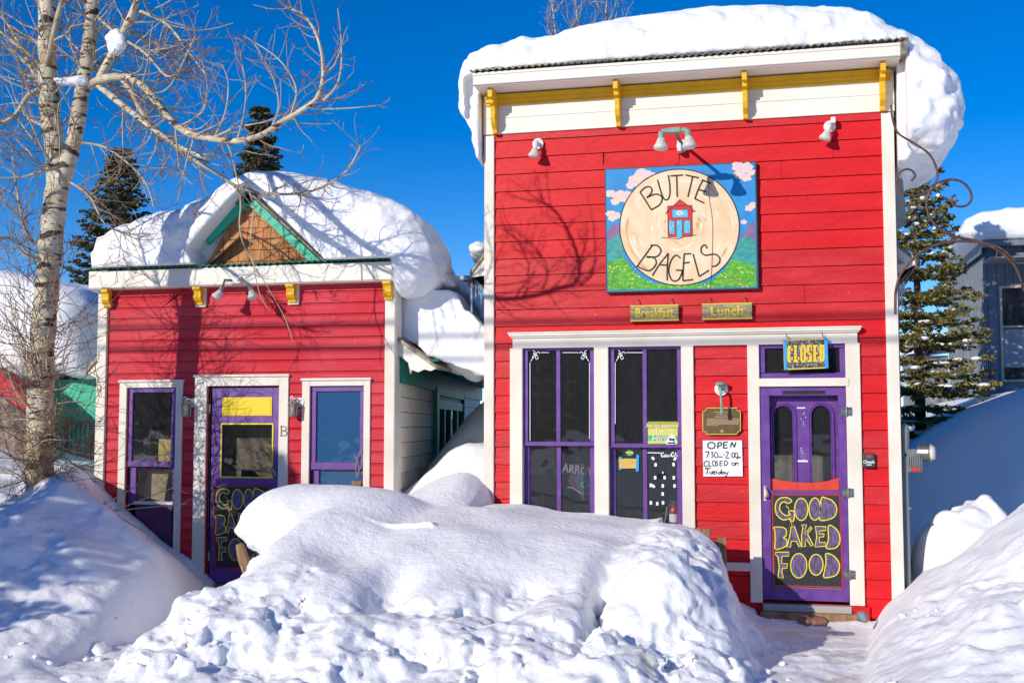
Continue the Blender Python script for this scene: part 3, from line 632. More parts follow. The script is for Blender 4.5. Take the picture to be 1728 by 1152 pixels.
mb = MB().prism([(kx+.036*math.cos(t)*1, kz+.062*math.sin(t)) for t in np.arange(20)*math.pi/10], .006, .02); mb.ball((kx, -.03, kz+.008), .028, 0); mb.cyl((kx, .01, kz+.008), (kx, -.03, kz+.008), .011, 8); mb.build('door_knob', M['iron2'] if 'iron2' in M else M['brass'], ldoor, smooth=True)
for py in (690, 938):
    x, z = at(352, py)[[0, 2]]; mb = MB().box(x-.012, x+.02, -.0, .02, z-.05, z+.05); mb.cyl((x, -.003, z-.05), (x, -.003, z+.05), .008, 8); mb.build('hinge', M['steel'], ldoor)
board('threshold', M['wood'], low, d0-.03, d1+.03, -.09, .06, -.06, .0, .006)
mb = MB(); bxx, bz = at(479, 727, -.04)[[0, 2]]
P = lambda pts: [(bxx+a*.05, bz+b*.05) for a, b in pts]
mb.ribbon(P([(-.6, -1), (-.6, 1)]), .012, -.038); mb.ribbon(P([(-.9, 1), (.1, 1), (.55, .75), (.5, .3), (0, .05), (-.6, .05)]), .009, -.038); mb.ribbon(P([(-.1, .05), (.6, -.15), (.75, -.6), (.3, -.98), (-.9, -1)]), .01, -.038)
mb.build('house_letter', M['iron'], low)
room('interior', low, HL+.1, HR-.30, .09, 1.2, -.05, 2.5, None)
# side wall on the right, running back at its own angle under a green edged eave
TH = math.radians(9.6); ds = np.array([-math.sin(TH), math.cos(TH)]); S0 = np.array([HR-.01, .12])
def sp(t, z, off=0): p = S0+ds*t+np.array([ds[1], -ds[0]])*off; return (p[0], p[1], z)
mb = MB(); n = 0; z = -.1
while z < 2.42:
    f = lambda zz, o: [sp(0, zz, o), sp(9, zz, o)]
    hole = (2.65, 5.85)
    for t0, t1 in (((0, 9),) if z+.16 > 2.15 else ((0, hole[0]), (hole[1], 9))):
        v = [sp(t0, z+.004, .022), sp(t1, z+.004, .022), sp(t1, z+.158, .006), sp(t0, z+.158, .006), sp(t0, z+.004, -.02), sp(t1, z+.004, -.02), sp(t1, z+.158, -.02), sp(t0, z+.158, -.02)]
        mb.add(v, [(0, 1, 2, 3), (4, 7, 6, 5), (0, 4, 5, 1), (3, 2, 6, 7), (0, 3, 7, 4), (1, 5, 6, 2)])
    z += .162
for t0, t1 in ((0, 2.7), (5.8, 9)): mb.add([sp(t0, -.1, 0), sp(t1, -.1, 0), sp(t1, 2.45, 0), sp(t0, 2.45, 0)], [(0, 1, 2, 3)], 1)
mb.add([sp(9, -.1), (-7.5, 9, -.1), (-7.5, 9, 3), sp(9, 3)], [(0, 1, 2, 3)]); mb.add([(-7.5, .12, -.1), (-7.5, 9, -.1), (-7.5, 9, 3), (-7.5, .12, 3)], [(0, 1, 2, 3)])
mb.build('side_wall', [M['beige'], M['ink']], low)
def sbox(mb, t0, t1, o0, o1, z0, z1, m=0):
    v = [sp(t, z, o) for z in (z0, z1) for t, o in ((t0, o0), (t1, o0), (t1, o1), (t0, o1))]
    mb.add(v, [(0, 1, 2, 3), (7, 6, 5, 4), (0, 4, 5, 1), (1, 5, 6, 2), (2, 6, 7, 3), (3, 7, 4, 0)], m)
mb = MB()
sbox(mb, 2.6, 2.82, 0, .07, .2, 2.2); sbox(mb, 5.8, 5.9, 0, .07, .2, 2.2); sbox(mb, 2.82, 5.8, 0, .065, 2.1, 2.2); sbox(mb, 2.82, 5.8, 0, .05, 1.92, 2.04)
for t_ in (2.82, 3.5, 4.2, 5.0): sbox(mb, t_, t_+.13, 0, .05, .3, 1.92)
sbox(mb, 2.82, 5.8, 0, .05, .95, 1.0)
swn = mb.build('side_window', M['green'], low); mb = MB(); sbox(mb, 2.8, 5.85, .005, .012, .3, 2.05); mb.build('pane', M['glass'], swn)
mb = MB(); r3 = random.Random(2)
for i in range(16): sbox(mb, 2.85+i*.18, 2.85+i*.18+.08, -.09, -.08, .4, 2.0)
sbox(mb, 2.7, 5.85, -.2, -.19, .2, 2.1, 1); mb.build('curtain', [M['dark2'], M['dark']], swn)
mb = MB(); sbox(mb, -.02, 9, .01, .05, 2.15, 2.42); sbox(mb, -.02, 9, .01, .42, 2.38, 2.41); sbox(mb, .9, 9, .42, .45, 2.30, 2.42); mb.build('eave_board', M['dgreen'], low)
# roof sheet rising to the left behind the false front, torn barge board on its end
mb = MB(); mb.add([sp(.4, 2.42, .48), sp(9, 2.42, .48), sp(9, 3.75, -1.75), sp(.4, 3.75, -1.75), sp(.4, 2.45, .48), sp(9, 2.45, .48), sp(9, 3.78, -1.75), sp(.4, 3.78, -1.75)], [(0, 1, 2, 3), (7, 6, 5, 4), (0, 4, 5, 1), (0, 3, 7, 4), (1, 5, 6, 2)])
mb.add([sp(9, 3.75, -1.75), sp(0, 3.75, -1.75), (-7.6, .1, 2.45), (-7.9, 9, 2.45)], [(0, 1, 2, 3)]); mb.build('rear_roof', M['galv'], low)
mb = MB(); a = at(672, 575, .1)[[0, 2]]; q = [at(u, v, .1)[[0, 2]] for u, v in ((668, 568), (737, 622), (728, 626), (718, 623), (707, 628), (697, 624), (694, 631), (691, 612), (676, 600), (668, 598))]
mb.prism([tuple(p) for p in q], .06, .09); mb.prism([tuple(at(u, v, .1)[[0, 2]]) for u, v in ((668, 564), (740, 618), (741, 624), (668, 571))], .03, .6, 1); mb.build('barge_board', [M['whiteh'], M['galv']], low)
# eave tip on the left
mb = MB(); mb.prism([tuple(at(u, v, .1)[[0, 2]]) for u, v in ((146, 628), (176, 596), (176, 640), (170, 634), (165, 638))], .08, .12, 0); mb.prism([tuple(at(u, v, .1)[[0, 2]]) for u, v in ((144, 627), (177, 591), (177, 596), (147, 631))], .06, 2, 1)
mb.build('barge_board', [M['whiteh'], M['galv']], low)
# ================================================================== things hung on the shop
Q = lambda ox, oy, s, y: (lambda u, v: tuple(at(ox+u/s, oy+v/s, y)[[0, 2]]))
# big painted sign
ys = -.075; q = Q(990, 250, 3.716, ys)
def painting(name, c1, c2, sc_, st=(1, 1, 1), c3=None, amt=.62, s3=60): return mat(name, c1, .5, c2, sc_, vlo=.35, vhi=.65, stretch=st, chip=c3, chipamt=amt, chipscale=s3, detail=6)
PM = [painting('painted_sky', (.01, .20, .52), (.01, .28, .58), 5), painting('sign_edge', (.015, .05, .07), (.02, .07, .09), 8),
      painting('painted_bagel', (.74, .50, .29), (.82, .64, .42), 7, (1, 1, .6)), painting('painted_cloud', (.70, .48, .62), (.80, .60, .36), 16, (1, 1, 2)),
      painting('painted_peak', (.16, .10, .26), (.26, .14, .24), 14), painting('painted_hill', (.015, .22, .24), (.05, .36, .30), 20, (1, 1, 2)),
      painting('painted_meadow', (.04, .28, .02), (.12, .46, .03), 24, (1, 1, 1.5), (.80, .66, .02), .635, 46), painting('painted_house', (.62, .012, .012), (.56, .02, .02), 9),
      painting('painted_glass', (.04, .38, .62), (.10, .50, .70), 30), painting('painted_brown', (.60, .36, .20), (.76, .52, .32), 12), M['ink'], M['paper'], M['redline']]
mb = MB(); C4 = [(112, 130), (1062, 84), (1078, 881), (122, 906)]
mb.prism([q(*p) for p in C4], ys, ys+.05, 1)
ins = lambda k: [tuple(np.array([592, 500])+(np.array(p)-[592, 500])*k) for p in C4]
mb.prism([q(*p) for p in ins(.982)], ys-.001, ys, 0)
def patch(P, m, lvl, sm=0): S = [tuple(p) for p in smoothpts(P, sm, True)] if sm else P; X = [q(*p) for p in S]; mb.add([(x, ys-.0012-lvl*.0007, z) for x, z in X], [tuple(range(len(X)))], m)
for i, (cx, cy, r) in enumerate([(345, 165, 48), (300, 205, 42), (385, 160, 26), (275, 235, 28), (330, 225, 36), (415, 165, 18), (210, 300, 46), (245, 320, 34), (152, 285, 32), (180, 335, 30), (255, 285, 24), (150, 412, 30), (185, 425, 30), (160, 440, 26), (950, 115, 40), (1000, 120, 42), (1030, 150, 28), (960, 165, 40), (1000, 185, 34), (1035, 365, 24), (1018, 378, 26), (1042, 350, 18), (985, 464, 20)]):
    patch([(cx+r*(1+.18*math.sin(5*t+i))*math.cos(t), cy+r*.72*(1+.15*math.cos(4*t+i*2))*math.sin(t)) for t in np.arange(18)*math.pi/9], 3, 1+(i % 5)*.15)
patch([(128, 530), (150, 495), (180, 466), (200, 490), (212, 530), (210, 600), (130, 605)], 4, 2); patch([(955, 580), (985, 530), (1015, 490), (1040, 460), (1055, 472), (1057, 600), (940, 620)], 4, 2)
patch([(128, 590), (160, 560), (215, 545), (225, 620), (240, 700), (128, 735)], 5, 3); patch([(940, 590), (1000, 550), (1058, 585), (1062, 745), (920, 730), (900, 700)], 5, 3)
patch([(130, 725), (180, 700), (232, 688), (300, 780), (400, 845), (583, 864), (760, 845), (860, 770), (905, 700), (980, 712), (1062, 745), (1064, 868), (600, 880), (135, 890)], 6, 4)
patch(ellp(583, 497, 378, 367, 72), 10, 5); patch(ellp(583, 497, 371, 360, 72), 2, 6)
# brushwork rings of the bagel
for i in range(70):
    a0 = rnd.uniform(0, 6.28); r = rnd.uniform(.22, .93); L = rnd.uniform(.15, .6); w0 = rnd.uniform(.010, .03)
    if abs(r-.5) < .1 and rnd.random() < .5: continue
    pts = [q(583+371*r*math.cos(a0+L*t), 497+360*r*math.sin(a0+L*t)) for t in np.linspace(0, 1, 8)]
    dark = r < .34 or (r > .86 and math.sin(a0) > 0) or rnd.random() < .15
    wid = [w0*math.sin(math.pi*min(max(t, .04), .96)) for t in np.linspace(0, 1, 8)]
    P = np.array(pts); T = np.gradient(P, axis=0); T /= np.linalg.norm(T, axis=1)[:, None]; N = np.stack([-T[:, 1], T[:, 0]], 1); A = P+N*np.array(wid)[:, None]/2; B = P-N*np.array(wid)[:, None]/2
    yy = ys-.0058-.00001*i; mb.add([(x, yy, z) for x, z in A]+[(x, yy, z) for x, z in B], [(j, j+1, j+9, j+8) for j in range(7)], 13 if dark else 14)
PM += [mat('bagel_tan', (.62, .35, .17), .6, (.72, .48, .27), 10), mat('bagel_cream', (.85, .73, .50), .6, (.83, .68, .50), 10)]
lv = 9.5
for y_, P, m in ((0, [(545, 362), (585, 323), (637, 362)], 7), (0, [(508, 365), (658, 360), (662, 556), (512, 560)], 7), (0, [(510, 385), (492, 415), (505, 405), (510, 420)], 7), (0, [(658, 375), (686, 402), (668, 400), (660, 412)], 7)): patch(P, m, lv)
for P in ([(537, 387), (634, 385), (636, 436), (538, 438)], [(515, 460), (553, 458), (553, 538), (517, 540)], [(562, 453), (600, 452), (600, 558), (563, 560)], [(608, 457), (650, 455), (651, 533), (609, 535)]): patch(P, 8, lv+1); mb.ribbon([q(*p) for p in P], .004, ys-.0100, 10, True)
patch(ellp(584, 408, 22, 15, 16), 2, lv+2); patch(ellp(584, 408, 8, 5, 10), 8, lv+3)
for P in ([(545, 362), (585, 323), (637, 362)], [(468, 560), (540, 566), (575, 570), (620, 552), (690, 545)], [(508, 365), (512, 558)], [(660, 360), (663, 552)], [(492, 415), (545, 362)], [(637, 362), (686, 402)], [(508, 365), (658, 360)]): mb.ribbon([q(*p) for p in P], .005, ys-.0105, 10)
for i in range(9):
    bx_, by_ = rnd.choice([(525, 500), (575, 505), (622, 495)]); dx_, dy_ = rnd.uniform(-10, 12), rnd.uniform(-35, 35); mb.ribbon([q(bx_+dx_, by_+dy_), q(bx_+dx_+10, by_+dy_-16)], .004, ys-.0107, 11)
LT = [[(335, 277), (370, 330), (405, 388)], [(335, 277), (365, 250), (395, 243), (410, 262), (400, 290), (376, 312)], [(378, 310), (430, 290), (465, 300), (473, 325), (455, 358), (405, 388)],
      [(445, 200), (462, 262), (482, 315), (503, 325), (520, 300), (522, 240), (512, 170)], [(525, 176), (605, 170)], [(565, 173), (568, 308)], [(620, 170), (704, 188)], [(665, 180), (635, 308)],
      [(728, 203), (700, 260), (678, 320)], [(722, 200), (782, 224)], [(705, 262), (752, 276)], [(678, 318), (738, 346)],
      [(412, 610), (365, 675), (318, 740)], [(400, 610), (445, 612), (466, 645), (440, 680), (378, 684)], [(375, 680), (425, 690), (435, 728), (395, 768), (345, 755), (314, 738)],
      [(412, 800), (460, 725), (512, 660)], [(512, 660), (506, 745), (505, 830)], [(462, 732), (508, 735)],
      [(588, 690), (560, 672), (530, 705), (515, 770), (535, 828), (572, 828), (595, 790), (600, 766)], [(560, 765), (604, 766)], [(600, 766), (596, 800)],
      [(612, 665), (606, 750), (603, 832)], [(610, 664), (656, 662)], [(606, 722), (646, 716)], [(603, 832), (668, 825)], [(668, 665), (688, 740), (706, 805)], [(706, 805), (768, 766)],
      [(757, 630), (742, 608), (722, 620), (718, 650), (745, 672), (800, 665), (832, 685), (833, 715), (810, 738), (783, 742)]]
for s_ in LT: mb.ribbon([q(*p) for p in smoothpts(s_, 6)], .0135, ys-.0112, 10)
mb.ribbon([q(*p) for p in smoothpts([(765, 160), (768, 300), (790, 480), (785, 740), (775, 872)], 6)], .004, ys-.0115, 10)
for u in (300, 487, 675, 868): mb.ribbon([q(u, 118+(1062-u)*-.0+ (1-(u-112)/950)*16), q(u+5, 880)], .0015, ys-.0012, 1)
for i in range(150):
    u, v = rnd.uniform(140, 1050), rnd.uniform(740, 872)
    if ((u-583)/378)**2+((v-497)/367)**2 < 1.03: continue
    if v < 745+30*abs(u-583)/480: pass
    r_ = rnd.uniform(3, 8); patch([(u-r_, v), (u, v-r_*.6), (u+r_, v), (u, v+r_*.6)], 12 if (u > 820 and v > 810 and rnd.random() < .5) else (15 if rnd.random() < .55 else 16), 4.6+rnd.random()*.3)
PM += [mat('flower_yellow', (.82, .70, .04), .6), mat('meadow_dark', (.03, .20, .03), .6)]
mb.build('sign', PM, loc=(-1.05, 0, 3.3), label='large painted wooden sign reading BUTTE BAGELS with a bagel over green hills', cat='sign')
# two little worn boards
def textmesh(txt, size, x, z, y, mt, name, parent=None, mb=None, mi=0, shear=0, off=.0, sx=1., rot=0.):
    cu = bpy.data.curves.new('t', 'FONT'); cu.body = txt; cu.size = size; cu.align_x = 'CENTER'; cu.align_y = 'CENTER'; cu.offset = off; cu.shear = shear; cu.resolution_u = 3
    o = bpy.data.objects.new('t', cu); COL.objects.link(o); bpy.context.view_layer.update(); dg = bpy.context.evaluated_depsgraph_get(); me = o.evaluated_get(dg).to_mesh()
    c_, s_ = math.cos(rot), math.sin(rot)
    v = [(x+(p.co.x*c_-p.co.y*s_)*sx, y, z+p.co.y*c_+p.co.x*s_) for p in me.vertices]; f = [tuple(p.vertices) for p in me.polygons]
    o.evaluated_get(dg).to_mesh_clear(); bpy.data.objects.remove(o); mb.add(v, f, mi)
for txt, (a, b, c, d), lab in (('Breakfast', (1064, 1145, 515, 541), 'small worn wooden board reading Breakfast hanging under the painted sign'), ('Lunch', (1185, 1269, 512, 538), 'small worn wooden board reading Lunch hanging under the painted sign')):
    x0, x1, z0, z1 = R(a, b, c, d, -.07); lc = ((x0+x1)/2, -.06, z0)
    t = thing('small_sign', lc, lab, 'sign', 'small hanging boards under the painted sign')
    mb = MB().box(x0, x1, -.075, -.045, z0, z1); mb.box(x0-.003, x1+.003, -.078, -.042, z1-.008, z1+.003, 1); mb.box(x0-.003, x1+.003, -.078, -.042, z0-.003, z0+.006, 1)
    mb.build('board', [M['worny'], M['sign_y']], t, bevel=.002)
    mb = MB(); textmesh(txt, .128, (x0+x1)/2, (z0+z1)/2, -.0785, None, '', mb=mb, off=.0025, sx=1.05 if txt == 'Lunch' else .80)
    if txt == 'Lunch': pass
    mb.build('lettering', M['sign_y'], t)
    for xx in (x0+.07, x1-.07):
        MB().tube([(xx, -.01, z1+.06), (xx, -.05, z1+.065), (xx, -.06, z1+.04), (xx, -.06, z1)], .0045, 6).build('hook', M['steel'], t)
# CLOSED board
ys = -.115; q = Q(1270, 540, 4.265, ys); t = thing('closed_sign', tuple(at(1360, 625, ys)), 'CLOSED board with yellow western letters and blue tape hanging over the door transom', 'sign')
mb = MB().prism([q(*p) for p in ((218, 143), (540, 130), (548, 345), (225, 358))], ys, ys+.02, 0)
B4 = [(218, 143), (540, 130), (548, 345), (225, 358)]; mb.ribbon([q(*(np.array([383, 244])+(np.array(p)-[383, 244])*k)) for p in B4 for k in (.965,)], .014, ys-.001, 1, True)
mb.build('board', [mat('mottled_black', (.03, .03, .03), .7, (.30, .29, .27), 45, vlo=.45, vhi=.62), M['sign_y']], t)
mb = MB()
def slab(P, w_=.028): mb.ribbon([q(*p) for p in P], w_, ys-.0025)
def serif(x, y, w2=14, h=9): mb.add([(a, ys-.003, b) for a, b in (q(x-w2, y-h), q(x+w2, y-h), q(x+w2, y+h), q(x-w2, y+h))], [(0, 1, 2, 3)])
slab([(260, 196), (260, 296)], .030); serif(272, 192, 17); serif(272, 296, 17); serif(283, 204, 5, 20); serif(283, 282, 5, 20)
slab([(308, 190), (308, 296)], .022); serif(308, 190, 12); serif(315, 295, 21); serif(332, 282, 5, 18)
slab([(351, 192), (351, 292)], .022); slab([(376, 192), (376, 292)], .022); serif(364, 186, 15, 8); serif(364, 296, 15, 8)
slab([(400, 192), (398, 235), (418, 247), (418, 288)], .026); serif(408, 186, 16, 8); serif(408, 294, 16, 8); serif(424, 203, 5, 16); serif(392, 278, 5, 16)
slab([(447, 186), (447, 290)], .024); serif(454, 186, 20, 8); serif(454, 291, 20, 8); serif(458, 238, 11, 7); serif(472, 198, 5, 16); serif(472, 278, 5, 16)
slab([(490, 184), (490, 290)], .024); slab([(511, 192), (512, 282)], .024); serif(498, 185, 17, 8); serif(498, 290, 17, 8)
mb.build('lettering', M['sign_y'], t)
for P in ([(222, 143), (244, 142), (251, 356), (230, 357)], [(513, 131), (538, 129), (545, 345), (521, 347)]): MB().prism([q(*p) for p in P], ys-.006, ys-.004).build('tape_strip', M['tape'], t)
for u0, v0, u1, v1 in ((240, 95, 262, 140), (500, 90, 520, 132)):
    a = at(1270+u0/4.265, 540+v0/4.265, -.1); b = at(1270+u1/4.265, 540+v1/4.265, -.11); MB().tube(smoothpts([a, (a+b)/2+[-.008, -.01, 0], b], 4), .004, 5).build('hook', M['ink'], t)
# hours board
ys = -.034; q = Q(1140, 630, 6.06, ys); x, z = q(483, 1052)
t = thing('hours_sign', (x, ys, z), 'white hand lettered board with opening hours 7:30am to 2:00pm beside the door', 'sign')
MB().prism([q(*p) for p in ((278, 684), (678, 682), (688, 1050), (284, 1052))], ys, ys+.006).build('board', M['paper'], t)
S = [(ellp(367, 735, 38, 32), 1, 8), ([(432, 768), (434, 705)], 0, 8), ([(432, 707), (462, 706), (470, 722), (455, 738), (434, 738)], 0, 8), ([(490, 762), (492, 705)], 0, 8), ([(488, 705), (535, 700)], 0, 8), ([(490, 732), (528, 728)], 0, 7), ([(490, 762), (532, 759)], 0, 8), ([(560, 755), (575, 702), (602, 752), (618, 700)], 0, 8, 1),
     ([(300, 802), (342, 797), (318, 862)], 0, 6, 1), ([(350, 820), (352, 824)], 0, 6), ([(350, 843), (352, 847)], 0, 6), ([(362, 803), (383, 806), (370, 826), (388, 842), (364, 860)], 0, 5), (ellp(415, 832, 18, 28), 1, 5), ([(440, 856), (448, 846), (453, 857), (460, 847), (466, 857), (473, 847), (480, 857)], 0, 4, 1), ([(487, 829), (500, 828)], 0, 6),
     ([(512, 812), (527, 799), (540, 813), (514, 862), (552, 862)], 0, 5), ([(563, 824), (565, 828)], 0, 6), ([(563, 846), (565, 850)], 0, 6), (ellp(590, 833, 14, 26), 1, 5), (ellp(622, 833, 14, 26), 1, 5), ([(628, 882), (632, 852), (645, 855), (632, 866)], 0, 4), ([(645, 866), (650, 853), (656, 864), (662, 853), (672, 858)], 0, 4, 1),
     ([(330, 900), (312, 894), (292, 918), (300, 948), (332, 942)], 0, 6), ([(342, 890), (341, 946), (366, 945)], 0, 6, 1), (ellp(392, 918, 17, 27), 1, 5), ([(434, 896), (416, 902), (428, 920), (430, 938), (408, 942)], 0, 5), ([(482, 893), (455, 895), (452, 942), (482, 940)], 0, 5, 1), ([(453, 918), (476, 916)], 0, 5), ([(500, 942), (502, 894), (530, 902), (531, 926), (500, 942)], 0, 5), (ellp(591, 925, 15, 15), 1, 5), ([(614, 940), (616, 906), (617, 920), (634, 908), (641, 940)], 0, 5),
     ([(300, 972), (352, 968)], 0, 7), ([(330, 972), (321, 1028)], 0, 6), ([(350, 998), (352, 1022), (370, 1022), (373, 996), (375, 1026)], 0, 5), ([(385, 1012), (402, 1006), (394, 996), (384, 1012), (392, 1028), (406, 1022)], 0, 5), ([(426, 998), (412, 1006), (424, 1016), (410, 1027)], 0, 5), ([(458, 1008), (442, 1010), (442, 1026), (456, 1024), (466, 1000), (470, 980), (466, 1027)], 0, 5), (ellp(486, 1015, 10, 11), 1, 5), ([(497, 1004), (500, 1027)], 0, 5), ([(508, 1004), (514, 1022), (527, 1018)], 0, 5), ([(540, 1000), (528, 1030), (514, 1050), (504, 1044)], 0, 5)]
mb = MB()
for it in S:
    P = it[0] if it[1] or len(it) > 3 or len(it[0]) < 3 else [tuple(p) for p in smoothpts(it[0], 4)]; mb.ribbon([q(*p) for p in P], (it[2]+1.5)*.00135, ys-.0015, 0, bool(it[1]))
mb.ribbon([q(300, 964), q(376, 963)], .005, ys-.0012, 1); mb.ribbon([q(655, 856), q(672, 856)], .006, ys-.0012, 1)
for u, v in ((295, 695), (660, 693), (300, 1018), (662, 1018)): mb.ribbon([q(u-4, v), q(u+4, v)], .008, ys-.0015, 1)
mb.build('lettering', [M['ink'], M['patina']], t)
# bronze plaque
ys = -.045; q = Q(1140, 630, 6.06, ys)
OUT = [(318, 350), (628, 350), (632, 372), (666, 388), (666, 585), (640, 600), (628, 622), (322, 622), (306, 598), (276, 585), (276, 388), (306, 375)]
t = thing('plaque', tuple(at(1217, 732, ys)), 'bronze commemorative plaque with notched corners and a pale rim', 'plaque')
MB().prism([q(*p) for p in OUT], ys, ys+.02).build('plate', M['bronze'], t, bevel=.002)
mb = MB(); c = np.array([471, 486]); mb.ribbon([q(*(c+(np.array(p)-c)*.985)) for p in OUT], .008, ys-.003, 0, True)
for k, (u0, u1, v) in enumerate(((390, 530, 394), (420, 520, 418), (400, 535, 441))):
    u = u0
    while u < u1: e = u+rnd.uniform(8, 26); mb.ribbon([q(u, v), q(min(e, u1), v)], .009, ys-.002, 1); u = e+5
for k in range(7):
    u = 318; v = 462+k*11
    while u < (628 if k < 6 else 440): e = u+rnd.uniform(8, 30); mb.ribbon([q(u, v), q(e, v)], .006, ys-.002, 1); u = e+4
mb.ribbon([q(*p) for p in ellp(474, 588, 15, 15, 14)], .006, ys-.002, 1, True); mb.add([(x, ys-.002, z) for x, z in [q(*p) for p in ellp(474, 588, 7, 9, 10)]], [tuple(range(10))], 1)
mb.build('raised_lettering', [mat('pale_rim', (.55, .52, .08), .5), M['brass']], t)
# lamp above the plaque: round porcelain base, patina cap and a drop tube
x, z = at(1217, 656, -.04)[[0, 2]]
t = thing('plaque_lamp', (x, -.02, z), 'small white and green wall lamp with a long arm over the bronze plaque', 'lamp')
mb = MB().cyl((x, -.01, z), (x, -.035, z), .066, 20); mb.cyl((x, -.035, z), (x, -.05, z), .05, 20, 0, .04); mb.build('base', M['porc'], t, smooth=False, bevel=.003)
MB().cyl((x, -.10, z+.035), (x, -.10, z+.06), .052, 18, 0, .056).build('cap', M['patina'], t, bevel=.003)
mb = MB().tube(smoothpts([(x, -.04, z), (x, -.14, z+.005), (x+.004, -.17, z-.06), (x+.012, -.17, z-.22)], 5), .012, 8); mb.cyl((x+.012, -.17, z-.20), (x+.013, -.17, z-.25), .018, 10); mb.cyl((x, -.03, z), (x, -.1, z+.04), .03, 12); mb.build('arm', M['patina'], t, smooth=True)
# flood lights
def spot(t, hx, hy, hz, dx=0., dy=-.25, dz=-1., s=1., mtb='porc'):
    d = np.array([dx, dy, dz]); d /= np.linalg.norm(d); a = np.array([hx, hy, hz])
    MB().tube([a, a+d*.055*s], [.026*s, .026*s], 12).build('lamp_holder', M[mtb], t, smooth=False, bevel=.002)
    MB().tube([a+d*k*s for k in (.05, .06, .10, .13, .15, .16)], [r*s for r in (.024, .030, .046, .062, .060, .02)], 16).build('bulb', M['bulb'], t, smooth=True)
for (px, py, lab, dx) in ((908, 243, 'single white floodlight at the left end of the tall shop front', -.12), (1400, 214, 'single white floodlight with a small sensor at the right end of the tall shop front', -.35)):
    x, z = at(px, py, -.03)[[0, 2]]; t = thing('floodlight', (x, -.02, z), lab, 'floodlight', 'floodlights on the tall shop front')
    MB().cyl((x, -.015, z), (x, -.045, z), .058, 20).build('base', M['porc'], t, bevel=.003)
    mb = MB().tube([(x, -.04, z), (x, -.10, z), (x+dx*.02, -.13, z-.02)], .02, 10); mb.build('swivel', M['porc'], t)
    spot(t, x+dx*.02, -.13, z-.02, dx, -.15, -1, .95)
    if px > 1200: MB().box(x+.01, x+.055, -.12, -.06, z+.015, z+.075).build('sensor', M['whiteh'], t, bevel=.006)
    mb = MB()
    for k in range(5): mb.box(x-.035+.017*k-.003, x-.035+.017*k+.003, -.047, -.044, z+.03, z+.037)
    mb.build('screw', M['ink'], t)
AL = .80; lx, ly, lz = at(1116, 222, -AL); lx2 = at(1160, 222, -AL)[0]; bx0, bz0 = at(1152, 246, -.03)[[0, 2]]
t = thing('floodlight', (bx0, -.02, bz0), 'twin floodlights on a long arm lighting the painted sign', 'floodlight', 'floodlights on the tall shop front')
MB().cyl((bx0, -.012, bz0), (bx0, -.04, bz0), .06, 20).build('base', M['porc'], t, bevel=.003)
mx_ = (lx+lx2)/2
MB().tube([(bx0, -.03, bz0), (bx0-.01, -.10, bz0+.02), (mx_, -AL+.02, lz+.0)], .017, 8).build('arm', M['greywood'], t)
MB().box(bx0-.045, bx0-.005, -.14, -.02, bz0-.075, bz0+.03).build('junction_box', M['porc'], t, bevel=.004)
mb = MB().cyl((lx, -AL, lz), (lx2, -AL, lz), .024, 12); mb.box(mx_-.06, mx_+.06, -AL-.03, -AL+.03, lz-.02, lz+.025); mb.build('crossbar', M['patina'], t, bevel=.003)
for v in (lx, lx2): spot(t, v, -AL, lz-.005, -.03 if v == lx else .12, -.1, -1, 1.12, 'patina')
# twin light on the low house cornice
x, z = at(398, 473, -.2)[[0, 2]]
t = thing('floodlight', (x, -.17, z), 'twin silver floodlights mounted on the cream cornice of the low house', 'floodlight')
MB().box(x-.06, x+.06, -.21, -.17, z-.035, z+.045).build('junction_box', M['porc'], t, bevel=.005)
for sx_, u in ((-1, 376), (1, 422)):
    xx, zz = at(u, 484, -.3)[[0, 2]]; MB().tube([(x+sx_*.04, -.2, z), (x+sx_*.10, -.26, z+.0), (xx, -.3, zz)], .014, 8).build('swivel', M['steel'], t); spot(t, xx, -.3, zz, sx_*.35, -.25, -.8, .95, 'steel')
# wall lanterns
lan = None
for px, lab in ((315, 'glass wall lantern left of the low house door'), (495, 'glass wall lantern right of the low house door')):
    x, z = at(px, 690, -.1)[[0, 2]]
    if lan is None:
        lan = t = thing('wall_lantern', (x, 0, z), lab, 'lantern', 'wall lanterns beside the low house door'); lx0 = x
        mb = MB().cyl((x+.045, -.02, z+.07), (x+.045, -.045, z+.07), .05, 16); mb.tube(smoothpts([(x+.045, -.04, z+.07), (x+.03, -.09, z+.11), (x, -.11, z+.10)], 4), .008, 6); mb.tube(smoothpts([(x-.015, -.11, z+.09), (x-.03, -.11, z+.115), (x-.015, -.11, z+.135), (x+.0, -.11, z+.115), (x, -.11, z+.09)], 4), .006, 6); mb.build('bracket', M['porc'], t)
        mb = MB(); mb.tube([(x, -.11, z+.10), (x, -.11, z+.085), (x, -.11, z+.055)], [.012, .03, .062], 6); mb.tube([(x, -.11, z-.075), (x, -.11, z-.085)], [.05, .04], 6)
        for k in range(6):
            a = k*math.pi/3; c_, s_ = math.cos(a), math.sin(a); mb.tube([(x+.056*c_, -.11+.056*s_, z+.055), (x+.048*c_, -.11+.048*s_, z-.075)], .0055, 4)
        mb.build('frame', M['brass2'], t)
        MB().tube([(x, -.11, z+.055), (x, -.11, z-.075)], [.053, .045], 6, 0).build('shade', M['lglass'], t)
        MB().ball((x, -.11, z-.01), (.02, .02, .04), 0).build('bulb', M['bulb'], t, smooth=True)
    else:
        c = lan.copy(); COL.objects.link(c); c.location.x += x-lx0; c['label'] = lab
        for ch in list(lan.children): d = ch.copy(); COL.objects.link(d); d.parent = c
